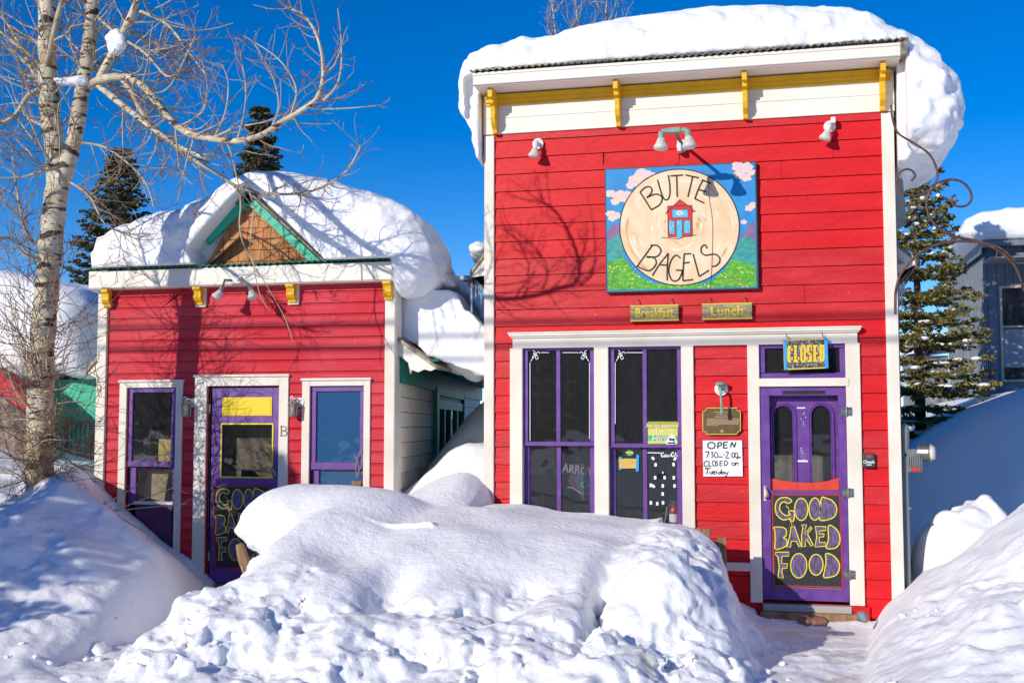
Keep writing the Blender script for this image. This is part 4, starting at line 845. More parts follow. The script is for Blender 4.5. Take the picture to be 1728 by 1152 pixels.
# card box by the door
x0, x1, z0, z1 = R(1456, 1476, 764, 788, -.05); t = thing('wall_box', ((x0+x1)/2, -.02, z0), 'small dark green box with a red strip on the wall right of the door', 'door box')
MB().box(x0, x1, -.07, -.015, z0, z1).build('case', mat('dark_green_box', (.02, .07, .07), .4), t, bevel=.008)
mb = MB().box(x0+.03, x1-.03, -.073, -.07, z1-.045, z1-.02, 0); mb.box(x0+.03, x1-.03, -.073, -.07, z0+.02, z0+.028, 1)
textmesh('Check', .04, (x0+x1)/2, z0+.05, -.0735, None, '', mb=mb, mi=1, off=.001); mb.build('face_print', [M['redline'], M['paper']], t)
# wrought iron scroll on the right of the shop
I = lambda P, y=-.44: [at(u, v, y) for u, v in P]
t = thing('iron_scroll', tuple(at(1512, 600, -.44)), 'rusty wrought iron scroll bracket arching out from the right side of the tall shop', 'iron bracket')
def rod(P, r, nm='rod'): MB().tube(smoothpts(I(P), 6), r, 8).build(nm, M['iron'], t, smooth=True)
rod([(1504, 178), (1506, 200), (1515, 224), (1539, 240), (1566, 258), (1579, 280), (1582, 296), (1577, 311), (1560, 326), (1540, 330), (1522, 323), (1514, 308), (1516, 294), (1527, 286), (1539, 288), (1544, 297), (1538, 305)], [.009]*0 or .0105)
rod([(1566, 332), (1574, 315), (1590, 306), (1607, 303), (1625, 308), (1637, 322), (1639, 337), (1630, 347), (1615, 348), (1606, 341), (1607, 332), (1613, 330)], .0115)
rod([(1576, 313), (1566, 330), (1564, 350), (1571, 370), (1590, 390), (1615, 400), (1645, 406), (1680, 420), (1708, 443), (1722, 470), (1729, 492), (1742, 503), (1752, 495), (1748, 485)], .0125)
rod([(1511, 530), (1511, 510), (1512, 490), (1520, 462), (1540, 438), (1560, 422), (1590, 410), (1625, 407), (1660, 410), (1690, 420), (1714, 442)], .0125)
MB().ball(at(1575, 314, -.44), .02).build('collar', M['iron'], t, smooth=True); rod([(1548, 432), (1550, 440), (1547, 446)], .007, 'hook')
rod([(1680, 418), (1683, 428), (1678, 434)], .007, 'hook')
# electric meter and its conduit
x, z = at(1532, 778, .15)[[0, 2]]; x = max(x, 1.0)
t = thing('electric_meter', (x, .15, z), 'grey electric meter on a conduit at the right corner of the tall shop', 'meter')
MB().box(x-.02, x+.12, .02, .22, z-.10, z+.12).build('case', M['meter'], t, bevel=.01)
mb = MB().tube([(x+.10, .10, z+.085), (x+.20, .06, z+.085)], .085, 18); mb.build('cover', M['steel'], t); MB().tube([(x+.2, .06, z+.085), (x+.24, .05, z+.085)], [.075, .06], 18).build('dial', M['bulb'], t, smooth=True)
mb = MB(); 
for i in range(6): mb.box(x-.01+i*.02, x+i*.02-.002, .005, .02, z-.05-.02*(i % 2), z+.05)
mb.box(x+.02, x+.10, .012, .019, z-.09, z-.06, 1); mb.build('cover_plate', [M['pvc'], M['redline']], t)
mb = MB().cyl((1.0, .07, -.1), (1.0, .07, z+.05), .025, 10); mb.tube([(1.0, .08, z+.08), (1.0, .08, z+.32), (1.0, .08, z+.36)], [.04, .04, .015], 12); mb.box(.96, 1.04, .05, .1, z-.45, z-.43); mb.build('conduit', M['pvc'], t)
# ================================================================== things behind and on the window glass
yg = -.006; q = Q(1040, 670, 5.007, yg)
t = thing('hiring_poster', tuple(at(1118, 750, yg)), 'green and yellow hiring poster on the right shop window', 'poster')
mb = MB()
for k, (a, b) in enumerate(((205, 265), (265, 322), (322, 368), (368, 392))): mb.prism([q(265, a), q(519, a), q(519, b), q(266, b)], yg-.002, yg+.002, k)
mb.build('sheet', [mat('olive_stripe', (.32, .36, .03), .5, (.42, .42, .05), 20), mat('lime_stripe', (.62, .66, .08), .5, (.5, .6, .1), 20), mat('green_stripe', (.06, .40, .20), .5, (.1, .5, .3), 20), mat('lime2', (.55, .62, .05), .5)], t)
mb = MB(); x, z = q(390, 240); textmesh('Are you awesome?', .062, x, z, yg-.004, None, '', mb=mb, off=.001, sx=.68); x, z = q(378, 290); textmesh("We're", .10, x, z, yg-.004, None, '', mb=mb, shear=.4, rot=.06, sx=.85); x, z = q(390, 345); textmesh('Hiring', .115, x, z, yg-.004, None, '', mb=mb, shear=.4, rot=.08, sx=.85)
mb.build('lettering', M['pinkink'], t)
mb = MB(); mb.prism([q(*p) for p in ((420, 378), (440, 340), (462, 322), (478, 312), (490, 335), (505, 350), (512, 395), (422, 398))], yg-.007, yg-.005, 0)
for P in ([(445, 345), (470, 360), (495, 350)], [(450, 365), (470, 352), (492, 372)], [(432, 385), (500, 385)]): mb.ribbon([q(*p) for p in P], .014, yg-.0085, 1)
mb.build('sticker', [M['paper'], M['ink']], t)
yg2 = .035; q = Q(1040, 670, 5.007, yg2)
t = thing('paper_note', tuple(at(1061, 795, yg2)), 'yellow paper note held by blue tape in the right shop window', 'note')
MB().prism([q(*p) for p in ((20, 516), (180, 518), (172, 562), (180, 572), (178, 600), (24, 602))], yg2, yg2+.002).build('sheet', mat('yellow_paper', (.66, .46, .12), .7, (.55, .36, .08), 30), t)
for P in ([(22, 502), (46, 500), (46, 520), (22, 520)], [(20, 585), (44, 600), (44, 612), (22, 612)], [(170, 486), (192, 486), (190, 622), (164, 626)]): MB().prism([q(*p) for p in P], yg2-.003, yg2-.001).build('tape_strip', M['tape'], t)
mb = MB(); mb.prism([q(*p) for p in ((82, 468), (98, 450), (112, 440), (128, 450), (148, 465), (138, 490), (112, 496), (90, 490))], yg2, yg2+.002, 0); mb.prism([q(*p) for p in ((80, 458), (145, 462), (146, 474), (80, 470))], yg2-.002, yg2-.001, 1)
o = mb.build('window_sticker', [mat('sticker_green', (.05, .35, .12), .5), mat('sticker_yellow', (.7, .6, .05), .5)], loc=tuple(at(1062, 765, yg2)), label='small round green and yellow sticker above the taped note', cat='sticker')
q = Q(1040, 670, 5.007, yg2)
mb = MB(); mb.ribbon([q(265, 468), q(380, 470)], .009, yg2); x, z = q(440, 484)
for P in ([(400, 466), (384, 476), (382, 498), (398, 502)], [(410, 486), (402, 494), (408, 502), (416, 494), (410, 486), (422, 488)], [(430, 486), (422, 494), (428, 502), (436, 488)], [(446, 486), (438, 494), (442, 502), (450, 488), (452, 502)], [(455, 490), (462, 488)], [(486, 464), (468, 474), (466, 496), (482, 500)], [(492, 484), (486, 492), (490, 500), (497, 492), (492, 484)], [(502, 466), (498, 500)], [(510, 486), (504, 494), (508, 500), (514, 486), (516, 500)]):
    mb.ribbon([q(*p) for p in smoothpts(P, 4)], .011, yg2)
for i, (u, v) in enumerate(((310, 515), (496, 520), (332, 570), (484, 567), (328, 678), (408, 678), (486, 679), (393, 636), (292, 743), (314, 750), (393, 748), (492, 748), (392, 816), (292, 890), (346, 898), (395, 890))):
    x, z = q(u, v); a = (.7 if i in (0, 9) else (-.6 if i == 1 else 0)); w2, h2 = (.012, .017) if i != 7 else (.006, .010); c_, s_ = math.cos(a), math.sin(a)
    mb.add([(x+c_*p-s_*r, yg2, z+s_*p+c_*r) for p, r in ((-w2, -h2), (w2, -h2), (w2, h2), (-w2, h2))], [(0, 1, 2, 3)])
mb.build('window_lettering', M['paper'], loc=tuple(at(1120, 820, yg2)), label='white soft drink lettering and small white squares stuck inside the lower right pane', cat='decal')
# fire extinguisher standing on the inner sill
x, z = at(1137, 880, .14)[[0, 2]]; zt = at(1137, 858, .14)[2]
t = thing('fire_extinguisher', (x, .14, z-.12), 'red fire extinguisher with a white label behind the right shop window', 'fire extinguisher')
MB().tube([(x, .14, z-.12), (x, .14, zt-.02), (x, .14, zt+.01), (x, .14, zt+.03)], [.045, .045, .035, .015], 16).build('cylinder', M['ext'], t, smooth=False)
MB().tube([(x, .14, z+.0), (x, .14, zt-.05)], .0462, 16, 0, False).build('label_wrap', M['paper'], t)
mb = MB().cyl((x, .14, zt+.02), (x, .14, zt+.06), .014, 8); mb.tube([(x-.035, .13, zt+.06), (x+.02, .13, zt+.055)], .008, 6); mb.tube([(x-.035, .13, zt+.085), (x+.02, .13, zt+.062)], .007, 6); mb.build('valve', M['steel'], t)
MB().tube(smoothpts([(x-.02, .12, zt+.04), (x-.06, .11, zt+.02), (x-.075, .11, zt-.08), (x-.09, .11, zt-.14)], 5), .008, 6).build('hose', M['pvc'], t)
# leaning banner and shelf things behind the left shop window
q = Q(820, 540, 3.2, .45)
t = thing('banner', tuple(at(985, 830, .45)), 'dark banner reading ARROW leaning behind the left shop window', 'banner')
MB().prism([q(*p) for p in ((490, 740), (580, 770), (600, 1010), (560, 1010), (440, 870))], .45, .47).build('cloth', mat('dark_maroon', (.10, .02, .03), .7), t)
MB().prism([q(*p) for p in ((470, 850), (560, 800), (600, 1000), (560, 1010))], .44, .449).build('stripe', mat('dark_navy', (.03, .06, .12), .6), t)
mb = MB(); x, z = q(525, 812); textmesh('ARROW', .125, x-.03, z, .435, None, '', mb=mb, off=.002, sx=.8, rot=-.12)
for P in ([(515, 880), (540, 865), (555, 890), (530, 905), (515, 880)], [(440, 900), (470, 905), (520, 935), (560, 938)]): mb.ribbon([q(*p) for p in P], .012, .435)
mb.build('lettering', M['concrete'], t)
x, z = at(906, 862, .5)[[0, 2]]
t = thing('steel_pot', (x, .5, z-.1), 'steel container standing behind the left shop window', 'container')
MB().tube([(x, .5, z-.1), (x, .5, z+.13), (x, .5, z+.15)], [.07, .07, .04], 16).build('body', M['steel'], t); MB().tube([(x, .5, z+.15), (x, .5, z+.19)], .02, 8).build('lid', M['ink'], t)
mb = MB()
for a, b, c, d in ((885, 935, 752, 800), (920, 990, 790, 800)): x0, x1, z0, z1 = R(a, b, c, d, .9); mb.box(x0, x1, .9, 1.0, z0, z1)
mb.build('shelf_board', M['card'], loc=tuple(at(910, 800, .9)), label='brown board standing behind the left shop window', cat='board')
t = thing('wall_shelf', tuple(at(925, 700, 1.2)), 'dim wooden shelf unit deep inside the left shop window', 'shelf')
mb = MB()
for u in (905, 935, 955): x0, x1, z0, z1 = R(u, u+5, 600, 720, 1.2); mb.box(x0, x1, 1.2, 1.4, z0, z1)
mb.build('upright', M['dark2'], t); mb = MB()
for v in (640, 662, 698): x0, x1, z0, z1 = R(900, 975, v, v+7, 1.15); mb.box(x0, x1, 1.15, 1.35, z0, z1)
mb.build('shelf', M['wood'], t)
# cardboard boxes behind the low house window
for (P, y, mt, lab) in (([(268, 741), (288, 741), (288, 782), (266, 783)], .14, mat('yellow_box', (.72, .52, .16), .7, (.66, .46, .13), 9), 'yellow cardboard box behind the left window of the low house'),
                        ([(250, 793), (285, 796), (277, 846), (240, 838)], .2, M['card'], 'tilted brown cardboard box behind the left window of the low house'),
                        ([(223, 743), (250, 744), (250, 784), (222, 784)], .25, mat('grey_box', (.22, .24, .27), .7), 'grey box behind the left window of the low house')):
    X = [tuple(at(u, v, y)[[0, 2]]) for u, v in P]; o = MB().prism(X, y, y+.2).build('box', mt, loc=(X[3][0], y, X[3][1]), bevel=.004, label=lab, cat='box')
# dried plant hanging in the right low window
mb = MB()
for P in ([(602, 806), (600, 790), (604, 770), (610, 758)], [(602, 806), (605, 785), (598, 768)], [(604, 800), (612, 775), (609, 762)]): mb.tube(smoothpts([at(u, v, -.03) for u, v in P], 4), .004, 5)
mb.box(*[at(594, 815, -.05)[0], at(611, 815, -.02)[0]], -.06, -.02, at(600, 818, -.04)[2], at(600, 811, -.04)[2], 1)
mb.build('dried_plant', [M['twig'], M['wood']], loc=tuple(at(602, 816, -.04)), label='dry twigs in a small wooden block before the blue tinted window', cat='dried plant')
M_end = 1
# ================================================================== SNOW
def bmp(x, y, cx, cy, rx, ry, h, p=2.): return h*np.exp(-(np.abs((x-cx)/rx)**p+np.abs((y-cy)/ry)**p))
def nz(P, Y): return [(at(u, v, Y)[0], at(u, v, Y)[2]) for u, v in P]
def mixm(v, m): return v*m-.6*(1-m)
def nz0(v): return np.where(v <= .002, -.6, v)
def gh(x, y):
    h = np.full(x.shape, -.14)+.025*fbm(x, y, x*0, .6, 2)
    # drift in front of the left window, rising to the left
    sc_ = (DIST+np.clip(y, -1.7, -.25))/(DIST-.25)
    cl = np.array(nz([(-300, 740), (-100, 800), (30, 822), (80, 790), (110, 785), (140, 812), (170, 842), (215, 882), (260, 918), (300, 945), (345, 990), (375, 1015), (420, 1015)], -.25))
    H = np.interp(x/sc_, cl[:, 0], cl[:, 1]); H = 1.7-(1.7-H)*sc_; H = np.clip(H, -.05, 2)
    f = np.where(y > -1.6, 1, np.clip(1-((-1.6-y)/2.7), 0, 1)**1.2)
    d = (H+.14)*f-.14+.10*np.sin(x*1.7+y*1.3)*ss(-.3, -1.6, y)*ss(-5.8, -6.8, x)*f
    d = d+bmp(x, y, -7.1, -2.6, .5, .5, .16)+bmp(x, y, -6.3, -2.4, .3, .3, .13)-bmp(x, y, -8.2, -2.4, .6, .5, .22)
    h = np.maximum(h, mixm(d, ss(-5.35, -6.0, x+.10*(y+1))))
    # left yard behind the drift
    h = np.maximum(h, nz0(1.15*ss(-7.3, -8.2, x)*ss(-1.5, .5, y)))
    # pile in the gap between the houses
    g = .92+.58*ss(-.5, .55, y)+.50*ss(.9, 2.1, y)-.35*ss(2.6, 5, y); xc = -3.40-.09*np.maximum(y, 0)
    gap = .80*ss(-4.9, -4.3, x)+(g-.80)*np.exp(-(np.minimum(x-xc, 0)/(.62+.06*y))**2)+.04*fbm(x, y, x*0, 2.2, 3)
    h = np.maximum(h, nz0(gap*ss(-1.1, .1, y)*ss(-4.9, -4.4, x)*ss(-2.86, -3.14, x+.25*np.minimum(y, 0))))
    # right hand bank
    cr = np.array(nz([(1420, 1075), (1475, 1040), (1522, 1005), (1560, 975), (1600, 955), (1640, 925), (1690, 890), (1728, 868), (1800, 830), (1950, 800)], -.5))
    H = np.interp(x-.12*(y+.5), cr[:, 0], cr[:, 1]); f = np.where(y > -.6, 1-ss(.2, 1.2, y)*.35, np.clip(1-((-.6-y)/6.2), 0, 1)**.9)
    r = (H+.14)*f-.14+.07*fbm(x, y, x*0, 1.1, 3)*ss(.9, 1.5, x)+bmp(x, y, 2.1, -1.9, .55, .5, .16)+bmp(x, y, 1.5, -3.1, .45, .5, .12)-bmp(x, y, 1.75, -2.4, .22, .55, .16)
    h = np.maximum(h, mixm(r, ss(.25, .8, x-.10*(y+.5))))
    # boulders of snow behind it and the shaded hill
    bo = .98*np.clip(1-(np.abs((x-1.55-.1*y)/.58)**2.2+np.abs((y-.7)/.6)**2.2), 0, 1)**.5; h = np.maximum(h, nz0(bo*(1+.22*fbm(x, y, x*0, 1.6, 3)-.12*np.abs(fbm(x, y, x*0, 3.2, 2))))); h = np.maximum(h, nz0(1.0*np.clip(1-(((x-2.45)/.5)**2+((y-1.1)/.5)**2), 0, 1)**.45*(1+.2*fbm(x+3, y, x*0, 1.9, 3))))
    hill = np.interp(x, *np.array(nz([(1480, 810), (1530, 780), (1565, 755), (1600, 732), (1630, 712), (1660, 690), (1695, 672), (1728, 656), (1850, 610)], 4.5)).T)
    h = np.maximum(h, nz0((hill+.16*fbm(x, y, x*0, .7, 3)*ss(4.4, 3.4, y)-.2*ss(4.5, 9, y))*ss(1.6, 4.3, y)*ss(.95, 1.1, x)))
    # big slopes further off
    h = np.maximum(h, nz0(1.6*ss(6, 12, y)*ss(-9, -14, x))); h = np.maximum(h, nz0(2.2*ss(7, 16, y)*ss(1.5, 6, x)))
    return h
def clods(x, y, z, f):
    """rounded lumps: distance to scattered points"""
    xi, yi, zi = np.floor(x*f).astype(int), np.floor(y*f).astype(int), np.floor(z*f).astype(int); best = np.full(np.shape(x), 9.)
    for a in (-1, 0, 1):
        for b in (-1, 0, 1):
            for c in (-1, 0, 1):
                h1 = perm[perm[perm[(xi+a) & 255]+((yi+b) & 255)]+((zi+c) & 255)]
                jx = (h1 % 16)/16.; jy = ((h1*7) % 16)/16.; jz = ((h1*13) % 16)/16.
                best = np.minimum(best, (x*f-xi-a-jx)**2+(y*f-yi-b-jy)**2+(z*f-zi-c-jz)**2)
    return np.sqrt(best)
def axis(lo, hi, h, far):
    a = list(np.arange(lo, hi, h)); s = h
    while a[-1] < far: s *= 1.13; a.append(a[-1]+s)
    s = h; b = []; c = lo
    while c > -far: s *= 1.13; c -= s; b.append(c)
    return np.array(b[::-1]+a)
def foot(X, Y): return ((X > XL+.03) & (X < XR-.02) & (Y > .02) & (Y < 6.4)) | ((X > HL+.03) & (X < HR-.02-.169*np.maximum(Y, 0)) & (Y > .02) & (Y < 9))
gx, gy = axis(-9.6, 3.6, .028, 400), axis(-6.2, 1.6, .028, 400)
X, Y = np.meshgrid(gx, gy, indexing='ij'); Hh = gh(X, Y)
near = ss(-11, -9, X)*ss(6, 4, X)*ss(-7.5, -6, Y)*ss(4, 2, Y)
path = np.exp(-((X-(.1+.10*(Y+.5)*-1*.2))/.42)**2)*ss(.1, -.3, Y)
amp = .3+.7*ss(-.6, -2.6, Y)
k = .035*fbm(X, Y, Hh, 1.6, 3)+.016*fbm(X, Y, Hh*2, 6, 3)*amp
roughr = ss(.35, 1.0, X)*ss(-.8, -2.0, Y)+.8*ss(-5.4, -6.2, X)*ss(-2.3, -3.0, Y)*ss(-4.2, -3.4, Y)+.5*ss(.2, .6, Hh)*ss(-5.8, -6.4, X)*ss(-1.6, -2.4, Y)
k = k+roughr*(.085*np.abs(fbm(X, Y, Hh, 2.1, 4))+.034*(1-clods(X, Y, Hh*.5, 5.5))*ss(-.05, .35, fbm(X+9, Y, Hh, 1.1, 2)))
k = k+(1-path)*0+.012*path*fbm(X*1.6, Y*.7, Hh, 12, 2)
# tyre tread marks on the street at the left
k = k+.008*np.sin(X*52)*np.exp(-((Y+3.42)/.05)**2)*ss(-5.4, -5.8, X)
Hh = Hh+k*near
Hh = np.where(foot(X, Y), -.35, Hh)
nx, ny = len(gx), len(gy); V = np.stack([X, Y, Hh], -1).reshape(-1, 3); i = np.arange(nx*ny).reshape(nx, ny)
Fq = np.stack([i[:-1, :-1], i[1:, :-1], i[1:, 1:], i[:-1, 1:]], -1).reshape(-1, 4)
# ground snow: clean snow, with trodden brownish snow along the path to the door
gm = mat('ground_snow', (.94, .94, .945), .75, (.91, .915, .93), 1.5, bump=.012, bscale=16, brough=.62, spec=.2, sss=.2, detail=8)
N = gm.node_tree.nodes; L = gm.node_tree.links; b_ = N['Principled BSDF']; src = b_.inputs['Base Color'].links[0].from_socket
tc = N.new('ShaderNodeTexCoord'); sx = N.new('ShaderNodeSeparateXYZ'); L.new(tc.outputs['Object'], sx.inputs[0])
def mth(op, a, b=None, clampit=False):
    n = N.new('ShaderNodeMath'); n.operation = op; n.use_clamp = clampit
    for i_, v in enumerate((a, b)):
        if v is None: continue
        if isinstance(v, (int, float)): n.inputs[i_].default_value = v
        else: L.new(v, n.inputs[i_])
    return n.outputs[0]
mp = N.new('ShaderNodeMapping'); mp.inputs['Scale'].default_value = (1.1, 3.0, 1); L.new(tc.outputs['Object'], mp.inputs[0])
ns = N.new('ShaderNodeTexNoise'); ns.inputs['Scale'].default_value = 2.2; ns.inputs['Detail'].default_value = 7; L.new(mp.outputs[0], ns.inputs[0])
cx_ = mth('MULTIPLY', mth('ADD', sx.outputs[1], .5), -.06); dx_ = mth('DIVIDE', mth('SUBTRACT', mth('SUBTRACT', sx.outputs[0], .12), cx_), .55)
pm = mth('SUBTRACT', 1.0, mth('MULTIPLY', dx_, dx_), True)
st = mth('MULTIPLY', mth('MULTIPLY', mth('SUBTRACT', ns.outputs[0], .42, True), 4.0, True), pm, True)
mx = N.new('ShaderNodeMix'); mx.data_type = 'RGBA'; mx.inputs[7].default_value = (.50, .42, .31, 1); L.new(src, mx.inputs[6]); L.new(mth('MULTIPLY', st, .62), mx.inputs[0]); L.new(mx.outputs[2], b_.inputs['Base Color'])
npmesh('snow_ground', V, Fq, gm, kind='structure')
# ---- the big ploughed bank before the shop
vox = .021; lo = (-6.35, -4.5, -.25); X, Y, Z = grid(lo, (.1, .0, 1.75), vox)
crest = np.array(nz([(395, 1000), (425, 900), (440, 850), (480, 822), (560, 815), (620, 828), (670, 848), (720, 850), (780, 852), (830, 858), (900, 870), (1000, 880), (1080, 888), (1110, 884), (1150, 893), (1185, 908), (1212, 935), (1228, 985), (1245, 1030), (1290, 1090), (1320, 1120)], -1.1))
X2, Y2 = X[:, :, 0], Y[:, :, 0]
xs_ = X2-.12*np.clip(-1.1-Y2, 0, 9)*ss(-2.0, -.6, X2)+.10*np.clip(-1.1-Y2, 0, 9)*ss(-4.8, -5.6, X2)
H = np.interp(xs_, crest[:, 0], crest[:, 1])
toe = -4.5+.9*ss(-4.6, -5.9, X2)+.5*ss(-1.4, -.2, X2)
t = np.clip((-1.1-Y2)/(-1.1-toe), 0, 1.2); g = np.clip(1-t**1.35, -.3, 1)
H2 = (H+.25)*g-.25
H2 = np.where(Y2 > -1.1, np.where(X2 > -1.3, H*(1-.9*ss(-1.0, -.35, Y2)), H-.02), H2)
# left end: the upper lobe hangs free, the lower apron runs forward
left = ss(-5.42, -5.05, X2-.25*np.clip(-1.2-Y2, 0, 2)*0); apron = np.clip((.46-.28*np.clip((-2.2-Y2)/1.4, 0, 1.3))*ss(-6.05+.0*Y2, -5.2, X2+.18*(Y2+2.2)), -.3, 1)*ss(-.8, -1.3, Y2)*ss(-4.0, -3.0, Y2)-.08
sil = np.array([(-6.6, -.3), (-5.75, -.22), (-5.47, -.30), (-5.19, -.14), (-4.95, .10), (-4.82, .24), (-4.66, .40), (-4.5, .56), (-4.2, .80), (-3.9, .98), (-3.5, 1.3), (-3.2, 2)])
lim = np.interp(X2+.10*(Y2+2.2)*ss(-4.2, -5.2, X2), sil[:, 0], sil[:, 1])
back_ = np.where(Y2 > -2.2, lim*ss(-.95, -1.6, Y2)+np.interp(X2, [-5.6, -5.0, -4.4, -3.9], [-.3, -.2, .35, .9])*(1-ss(-.95, -1.6, Y2)), lim)
H2 = np.minimum(H2, back_)
H2 = np.maximum(H2, np.where(Y2 > -1.9, .83+.42*ss(-1.5, .25, Y2)*np.exp(-np.abs((X2+3.34)/np.where(X2 > -3.34, .34, .62))**2.)-1.0*(1-ss(-4.75, -4.05, X2)*ss(-2.70, -3.12, X2)), -9))
H2 = H2-.16*ss(-.62, -.35, X2)*ss(-2.2, -1.2, Y2)
H2 = H2+.07*fbm(X2, Y2, X2*0, .9, 2)*ss(-1.3, -2.2, Y2)+bmp(X2, Y2, -1.02, -2.75, .40, .36, .30, 2.8)+bmp(X2, Y2, -3.6, -3.1, .6, .4, .10)-bmp(X2, Y2, -1.5, -2.7, .10, .55, .36)-bmp(X2, Y2, -3.15, -3.0, .16, .35, .26)-bmp(X2, Y2, -2.2, -3.1, .16, .3, .18)-bmp(X2, Y2, -4.5, -2.9, .22, .35, .18)
F = (Z-H2[:, :, None])*.72
lc = at(508, 885, -1.35); lobe = ell(X, Y, Z, (lc[0], -1.3, lc[2]), (.58, .62, .375)); F = smin(F, lobe, .16); l3 = at(560, 935, -1.9); F = smin(F, ell(X, Y, Z, (l3[0], -1.75, l3[2]), (.50, .55, .36)), .2); l2 = at(600, 880, -1.35); F = smin(F, ell(X, Y, Z, (l2[0], -1.25, l2[2]), (.62, .6, .33)), .15)
cv = at(428, 958, -1.55); F = -smin(-F, ell(X, Y, Z, (cv[0], -1.65, cv[2]-.03), (.30, .42, .10)), .05)
mk = np.abs(F) < .22; x, y, z = X[mk], Y[mk], Z[mk]
up = ss(.25, .75, z/np.maximum(.9, 1e-3)); rough_ = (1-.93*ss(.36, .62, z+.16*fbm(x, y, z, 1.1, 2)+.10*ss(-4.4, -3.6, x)*ss(-1.4, -2.0, x)))*ss(-1.2, -2.0, y)+.55*ss(-4.2, -4.7, x)*ss(1.02, .8, z)+.55*ss(-1.6, -1.1, x)*ss(.9, .7, z)
rough_ = np.clip(rough_, 0.03, 1)
pm1 = ss(-.1, .35, fbm(x+5, y, z*1.5, 1.2, 2)); pm2 = ss(-.15, .3, fbm(x-5, y+2, z, 1.7, 2)); wx, wz = x+.10*fbm(x, y, z, 3, 2), z+.10*fbm(x+7, y, z, 3, 2)
nn = .020*fbm(x, y, z, 1.6, 2)+rough_*(.12*fbm(x, y, z*1.4, 1.7, 3)-.075*np.abs(fbm(x+2, y, z, 2.7, 3))+pm1*.10*(clods(wx, y, wz, 2.4)-.6)+pm2*.040*(clods(wx+3, y, wz, 8.)-.5)+.030*fbm(x, y, z, 9, 4, .6))
F[mk] += nn; F = np.maximum(F, Y+.004)
V, Fq = surf(F, lo, vox)
def stain(m, spots):
    N = m.node_tree.nodes; L = m.node_tree.links; b = N['Principled BSDF']; src = b.inputs['Base Color'].links[0].from_socket; g = N.new('ShaderNodeNewGeometry')
    for (c, r, col) in spots:
        vm = N.new('ShaderNodeVectorMath'); vm.operation = 'DISTANCE'; vm.inputs[1].default_value = c; L.new(g.outputs['Position'], vm.inputs[0])
        n = N.new('ShaderNodeTexNoise'); n.inputs['Scale'].default_value = 12; n.inputs['Detail'].default_value = 5; L.new(g.outputs['Position'], n.inputs[0])
        a = N.new('ShaderNodeMath'); a.operation = 'MULTIPLY_ADD'; a.inputs[1].default_value = .25; L.new(n.outputs[0], a.inputs[0]); L.new(vm.outputs['Value'], a.inputs[2])
        r_ = N.new('ShaderNodeMapRange'); r_.inputs[1].default_value = r+.125; r_.inputs[2].default_value = r*.4+.08; r_.inputs[3].default_value = 0; r_.inputs[4].default_value = .75; L.new(a.outputs[0], r_.inputs[0])
        mx = N.new('ShaderNodeMix'); mx.data_type = 'RGBA'; mx.inputs[7].default_value = (*col, 1); L.new(src, mx.inputs[6]); L.new(r_.outputs[0], mx.inputs[0]); src = mx.outputs[2]
    L.new(src, b.inputs['Base Color'])
bm_ = mat('bank_snow', (.94, .94, .945), .75, (.91, .915, .93), 1.5, bump=.020, bscale=16, brough=.66, spec=.2, sss=.2, detail=8)
stain(bm_, [(tuple(at(686, 1080, -3.3)), .09, (.72, .62, .34)), (tuple(at(1193, 1078, -2.9)), .10, (.72, .60, .30)), (tuple(at(1092, 1118, -3.7)), .13, (.74, .66, .42)), (tuple(at(990, 1068, -3.2)), .05, (.7, .62, .35))])
npmesh('snow_bank', V, Fq, bm_, kind='structure')
# ---- roof snow of the tall shop: hanging far out on both sides
def roofsnow(name, poly, y0, y1, r, cut, lo, hi, vox, label, cat, fr=None, nscale=1., taper=None, mt=None):
    X, Y, Z = grid(lo, hi, vox); d2 = polyd(X[:, 0, :], Z[:, 0, :], poly)[:, None, :]+0*X
    yc, hy = (y0+y1)/2, (y1-y0)/2; dy = np.abs(Y-yc)-hy
    if taper is not None: d2 = d2+taper(X, Y, Z)
    a, b = d2+r, dy+r; F = np.minimum(np.maximum(a, b), 0)+np.sqrt(np.maximum(a, 0)**2+np.maximum(b, 0)**2)-r
    mk = np.abs(F) < .2; x, y, z = X[mk], Y[mk], Z[mk]; rf = fr(x, y, z) if fr else 1.
    F[mk] += nscale*(.028*fbm(x, y, z, 1.7, 2)+rf*(.048*fbm(x, y, z, 3.4, 3)+.036*(clods(x, y, z, 5.5)-.5)+.014*fbm(x, y, z, 15, 2))+.016*fbm(x*.3, y*.3, z, 8, 2))
    F = cut(F, X, Y, Z); V, Fq = surf(F, lo, vox); c = V.mean(0)
    return npmesh(name, V, Fq, mt or M['snow'], loc=(c[0], c[1], V[:, 2].min()), label=label, cat=cat)
poly = nz([(818, 285), (804, 235), (790, 195), (784, 160), (786, 125), (800, 103), (850, 86), (930, 66), (1010, 48), (1100, 33), (1200, 23), (1300, 18), (1390, 22), (1460, 36), (1530, 62), (1580, 98), (1608, 140), (1620, 180), (1618, 215), (1603, 248), (1578, 266), (1550, 274), (1528, 288), (1490, 285), (1440, 240), (1380, 200), (1163, 200), (950, 240), (880, 275), (845, 290)], .1)
def cutA(F, X, Y, Z):
    F = np.maximum(F, -boxd(X, Y, Z, -3.165, .985, -3, 4, -1, 5.322+.0)); return np.maximum(F, -boxd(X, Y, Z, -3.3, 1.055, -3, -.15, 4, 5.30))
roofsnow('roof_snow', poly, -.42, 2.0, .42, cutA, (-3.75, -.7, 3.9), (2.2, 2.3, 6.35), .03, 'thick snow cap overhanging both sides of the tall red shop roof', 'roof snow', nscale=.85,
         fr=lambda x, y, z: .18+.9*ss(5.95, 5.65, z)*ss(.6, -.1, y)+.5*ss(.9, 1.1, x)*ss(5.6, 5.2, z),
         taper=lambda X, Y, Z: .10*ss(.0, -.42, Y)*ss(5.3, 5.9, Z)*0)
